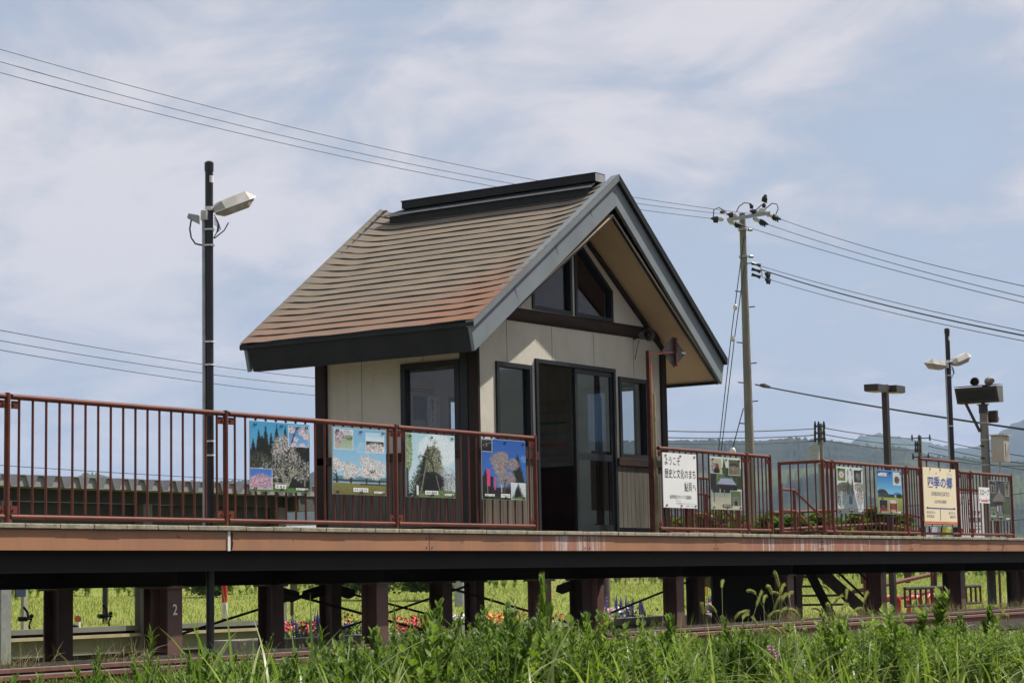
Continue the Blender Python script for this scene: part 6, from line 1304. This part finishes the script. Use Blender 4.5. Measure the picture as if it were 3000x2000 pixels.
# flowers behind the platform
FC = {}
def flower_plant(kind, u, v, Y, label, w=.5, h=.42, col=(.6, .02, .06), n=40):
    p = at(u, v, Y); ztp = p.z; z0 = ztp-h; th = thing(kind, label, 'flowers', (p.x, Y, z0), 'flowering plants in the planters'); r = np.random.default_rng(int(u*7+v))
    Vs, Fs, Rn, o = [], [], [], 0
    for i in range(170):
        c = np.array((p.x+r.normal(0, w*.36), Y+r.normal(0, .16), z0+abs(r.normal(0, h*.38)))); V, F = leaf_geo(.10*r.uniform(.7, 1.3), .05); V = V @ rotm(r.uniform(0, 6.28), r.uniform(.1, 1.1)).T+c; Vs.append(V); Fs.append(F+o); Rn.append(np.full(len(V), r.random())); o += len(V)
    npmesh('foliage', np.concatenate(Vs), np.concatenate(Fs), M['leafC'], th, {'rnd': np.concatenate(Rn), 'tip': np.zeros(o)})
    mt = FC.get(col) or FC.setdefault(col, pm('petal_%d' % len(FC), col, tuple(min(1, x*1.25+.02) for x in col), 20, .5)); b = MB()
    if kind == 'salvia_plant':
        for i in range(n//3):
            x, y = p.x+r.uniform(-.5, .5)*w, Y+r.normal(0, .14); hh = h*r.uniform(.5, 1.05); b.path([(x, y, z0+hh*.45), (x+r.normal(0, .01), y, z0+hh*.75), (x+r.normal(0, .015), y, z0+hh)], [.014, .020, .004], 6)
            for k in range(10): q = r.random(); b.ball((x+r.normal(0, .014), y+r.normal(0, .014), z0+hh*(.45+.5*q)), .010, 5)
    else:
        for i in range(n):
            c = Vector((p.x+r.uniform(-.5, .5)*w, Y+r.uniform(-.2, .12), z0+h*(.45+.55*math.sqrt(r.random())))); rr = r.uniform(.020, .034); a0 = r.uniform(0, 6.28); nn = Vector((r.normal(-.4, .4), -1, r.normal(.5, .4))).normalized(); e1 = nn.orthogonal().normalized(); e2 = nn.cross(e1)
            vs = [c]+[c+(e1*math.cos(a0+k*.628)+e2*math.sin(a0+k*.628))*rr*(1 if k % 2 else .72)+nn*.008 for k in range(10)]; b.add(vs, [(0, 1+k, 1+(k+1) % 10) for k in range(10)])
    b.build('blossoms', mt, th)
CR, PU, OR, WH, PI, RD = (.58, .010, .055), (.10, .075, .27), (.66, .22, .015), (.75, .74, .74), (.60, .20, .42), (.55, .03, .02)
for a in (('geranium_plant', 866, 1822, 'crimson geraniums at the left end of the left planter', .6, .38, CR, 60), ('salvia_plant', 905, 1790, 'purple salvia spikes between two crimson clumps', .9, .55, PU, 70), ('geranium_plant', 936, 1826, 'crimson geraniums just left of the tall dark column', .45, .34, CR, 45),
          ('salvia_plant', 1023, 1802, 'purple salvia spikes between the second and third front columns', .7, .5, PU, 50), ('marigold_plant', 1012, 1798, 'single yellow orange marigold clump above the purple salvia', .35, .4, OR, 8), ('geranium_plant', 1205, 1805, 'large crimson clump right of the third front column', .9, .40, CR, 90), ('marigold_plant', 1243, 1812, 'orange marigolds beside the large crimson clump', .4, .36, OR, 34),
          ('petunia_plant', 1330, 1800, 'white petunias above the rounded concrete block', .7, .3, WH, 60), ('marigold_plant', 1455, 1795, 'orange and gold marigolds in the middle, behind mugwort', .9, .34, OR, 80), ('geranium_plant', 1490, 1790, 'red flowers right of the orange marigolds', .6, .34, RD, 30), ('geranium_plant', 1652, 1796, 'red flowers left of the fourth front column', .4, .36, RD, 18),
          ('petunia_plant', 1738, 1778, 'pink petunias left of the grey round post', .8, .36, PI, 80), ('petunia_plant', 1805, 1778, 'white petunias right of the grey round post', .7, .36, WH, 80), ('salvia_plant', 1838, 1742, 'tall purple salvia above the white petunias', .8, .6, PU, 70), ('salvia_plant', 1745, 1755, 'few purple salvia spikes behind the pink petunias', .5, .5, PU, 26),
          ('petunia_plant', 2085, 1762, 'mauve petunias between the dark columns at right', .6, .36, PI, 50), ('salvia_plant', 2096, 1745, 'purple salvia spikes between the dark columns at right', .6, .5, PU, 50), ('geranium_plant', 2124, 1764, 'dark red flowers between the dark columns at right', .6, .36, RD, 44)):
    kind, u, v, lab, w, h, col, n = a; flower_plant(kind, u, v, 5.35, lab, w, h, col, n)
# shrubs and trees beyond the platform
def bush(u, vt, D, w, label, seed, name='leafy_bush', n=5200, asp=1.25):
    r = np.random.default_rng(seed); c = atD(u, vt, D); H = c.z-.4; th = thing(name, label, 'bush', (c.x, c.y, .5), 'green bushes behind the platform'); W_ = w*D/FPX
    b = MB(); 
    for k in range(4): a = r.uniform(0, 6.28); b.path([(c.x, c.y, .4), (c.x+.25*W_*math.cos(a), c.y+.25*W_*math.sin(a), .4+H*.4), (c.x+.35*W_*math.cos(a), c.y+.35*W_*math.sin(a), .4+H*.7)], [.06, .04, .015], 6)
    b.build('trunk', M['bark'], th)
    L_ = [(r.normal(0, W_*.22), r.normal(0, W_*.22), .4+H*r.uniform(.25, .78), W_*r.uniform(.16, .30)) for _ in range(14)]+[(0, 0, .4+H*.82, W_*.14)]
    per = n//len(L_); Vs, Fs, Rn, o = [], [], [], 0; V0, F0 = leaf_geo(.16, .10)
    for (dx, dy, z, rr) in L_:
        for i in range(per):
            d = r.normal(0, 1, 3); d /= np.linalg.norm(d); q = rr*r.uniform(.45, 1.08); p = np.array((c.x+dx, c.y+dy, z))+d*q*np.array((1, 1, .8))
            if p[2] < .3: continue
            V = V0*r.uniform(.7, 1.4) @ rotm(r.uniform(0, 6.28), r.uniform(-.5, 1.2), r.normal(0, .4)).T+p; Vs.append(V); Fs.append(F0+o); Rn.append(np.full(len(V), np.clip(r.normal(.45, .25), 0, 1))); o += len(V)
    npmesh('crown', np.concatenate(Vs), np.concatenate(Fs), M['shrub'], th, {'rnd': np.concatenate(Rn), 'tip': np.zeros(o)})
for i, (u, vt, D, w, lab) in enumerate(((1962, 1495, 50, 110, 'green bush just right of the shelter, behind the white board'), (2062, 1480, 52, 130, 'green bush behind the stair handrails and shrine poster'), (2160, 1490, 55, 120, 'green bush behind the foot of the tall power pole'), (2262, 1482, 50, 120, 'rounded green bush filling the gap between the railings'), (2335, 1484, 46, 110, 'green bush left of the corner post at the gap'), (2410, 1474, 50, 120, 'green bush behind the corner post and narrow railing'), (2520, 1470, 52, 120, 'green bush between the monument and farmhouse posters'), (2560, 1462, 48, 110, 'tallest green bush, behind the blue sky poster'), (2650, 1488, 52, 110, 'green bush just left of the station name board'))): bush(u, vt, D, w, lab, 60+i)
for i, (u, vt, D, w, lab) in enumerate(((620, 1690, 75, 150, 'hedge clump under the platform beside the black lamp post'), (1080, 1688, 72, 220, 'low hedge clump at the field edge left of centre'), (1260, 1692, 72, 180, 'low dark hedge clump right of the third front column'), (2100, 1672, 70, 160, 'low hedge beside the yellow stay guard'), (860, 1530, 55, 70, 'light green bush glimpsed between the shed and the shelter'))): bush(u, vt, D, w, lab, 90+i, 'hedge_bush', 2600)
# ---SECTION: haze
b = MB(); b.box(-5500, 8500, -5500, 8500, -2.2, 560)
hz = b.build('haze', []); 
hm = bpy.data.materials.new('haze_air'); hm.use_nodes = True; hm.node_tree.nodes.clear(); ho = hm.node_tree.nodes.new('ShaderNodeOutputMaterial'); pv = hm.node_tree.nodes.new('ShaderNodeVolumePrincipled')
pv.inputs['Color'].default_value = (.52, .69, .99, 1); pv.inputs['Density'].default_value = 0.00012; pv.inputs['Anisotropy'].default_value = 0.0; hm.node_tree.links.new(pv.outputs[0], ho.inputs['Volume'])
hz.data.materials.append(hm); hz['kind'] = 'stuff'
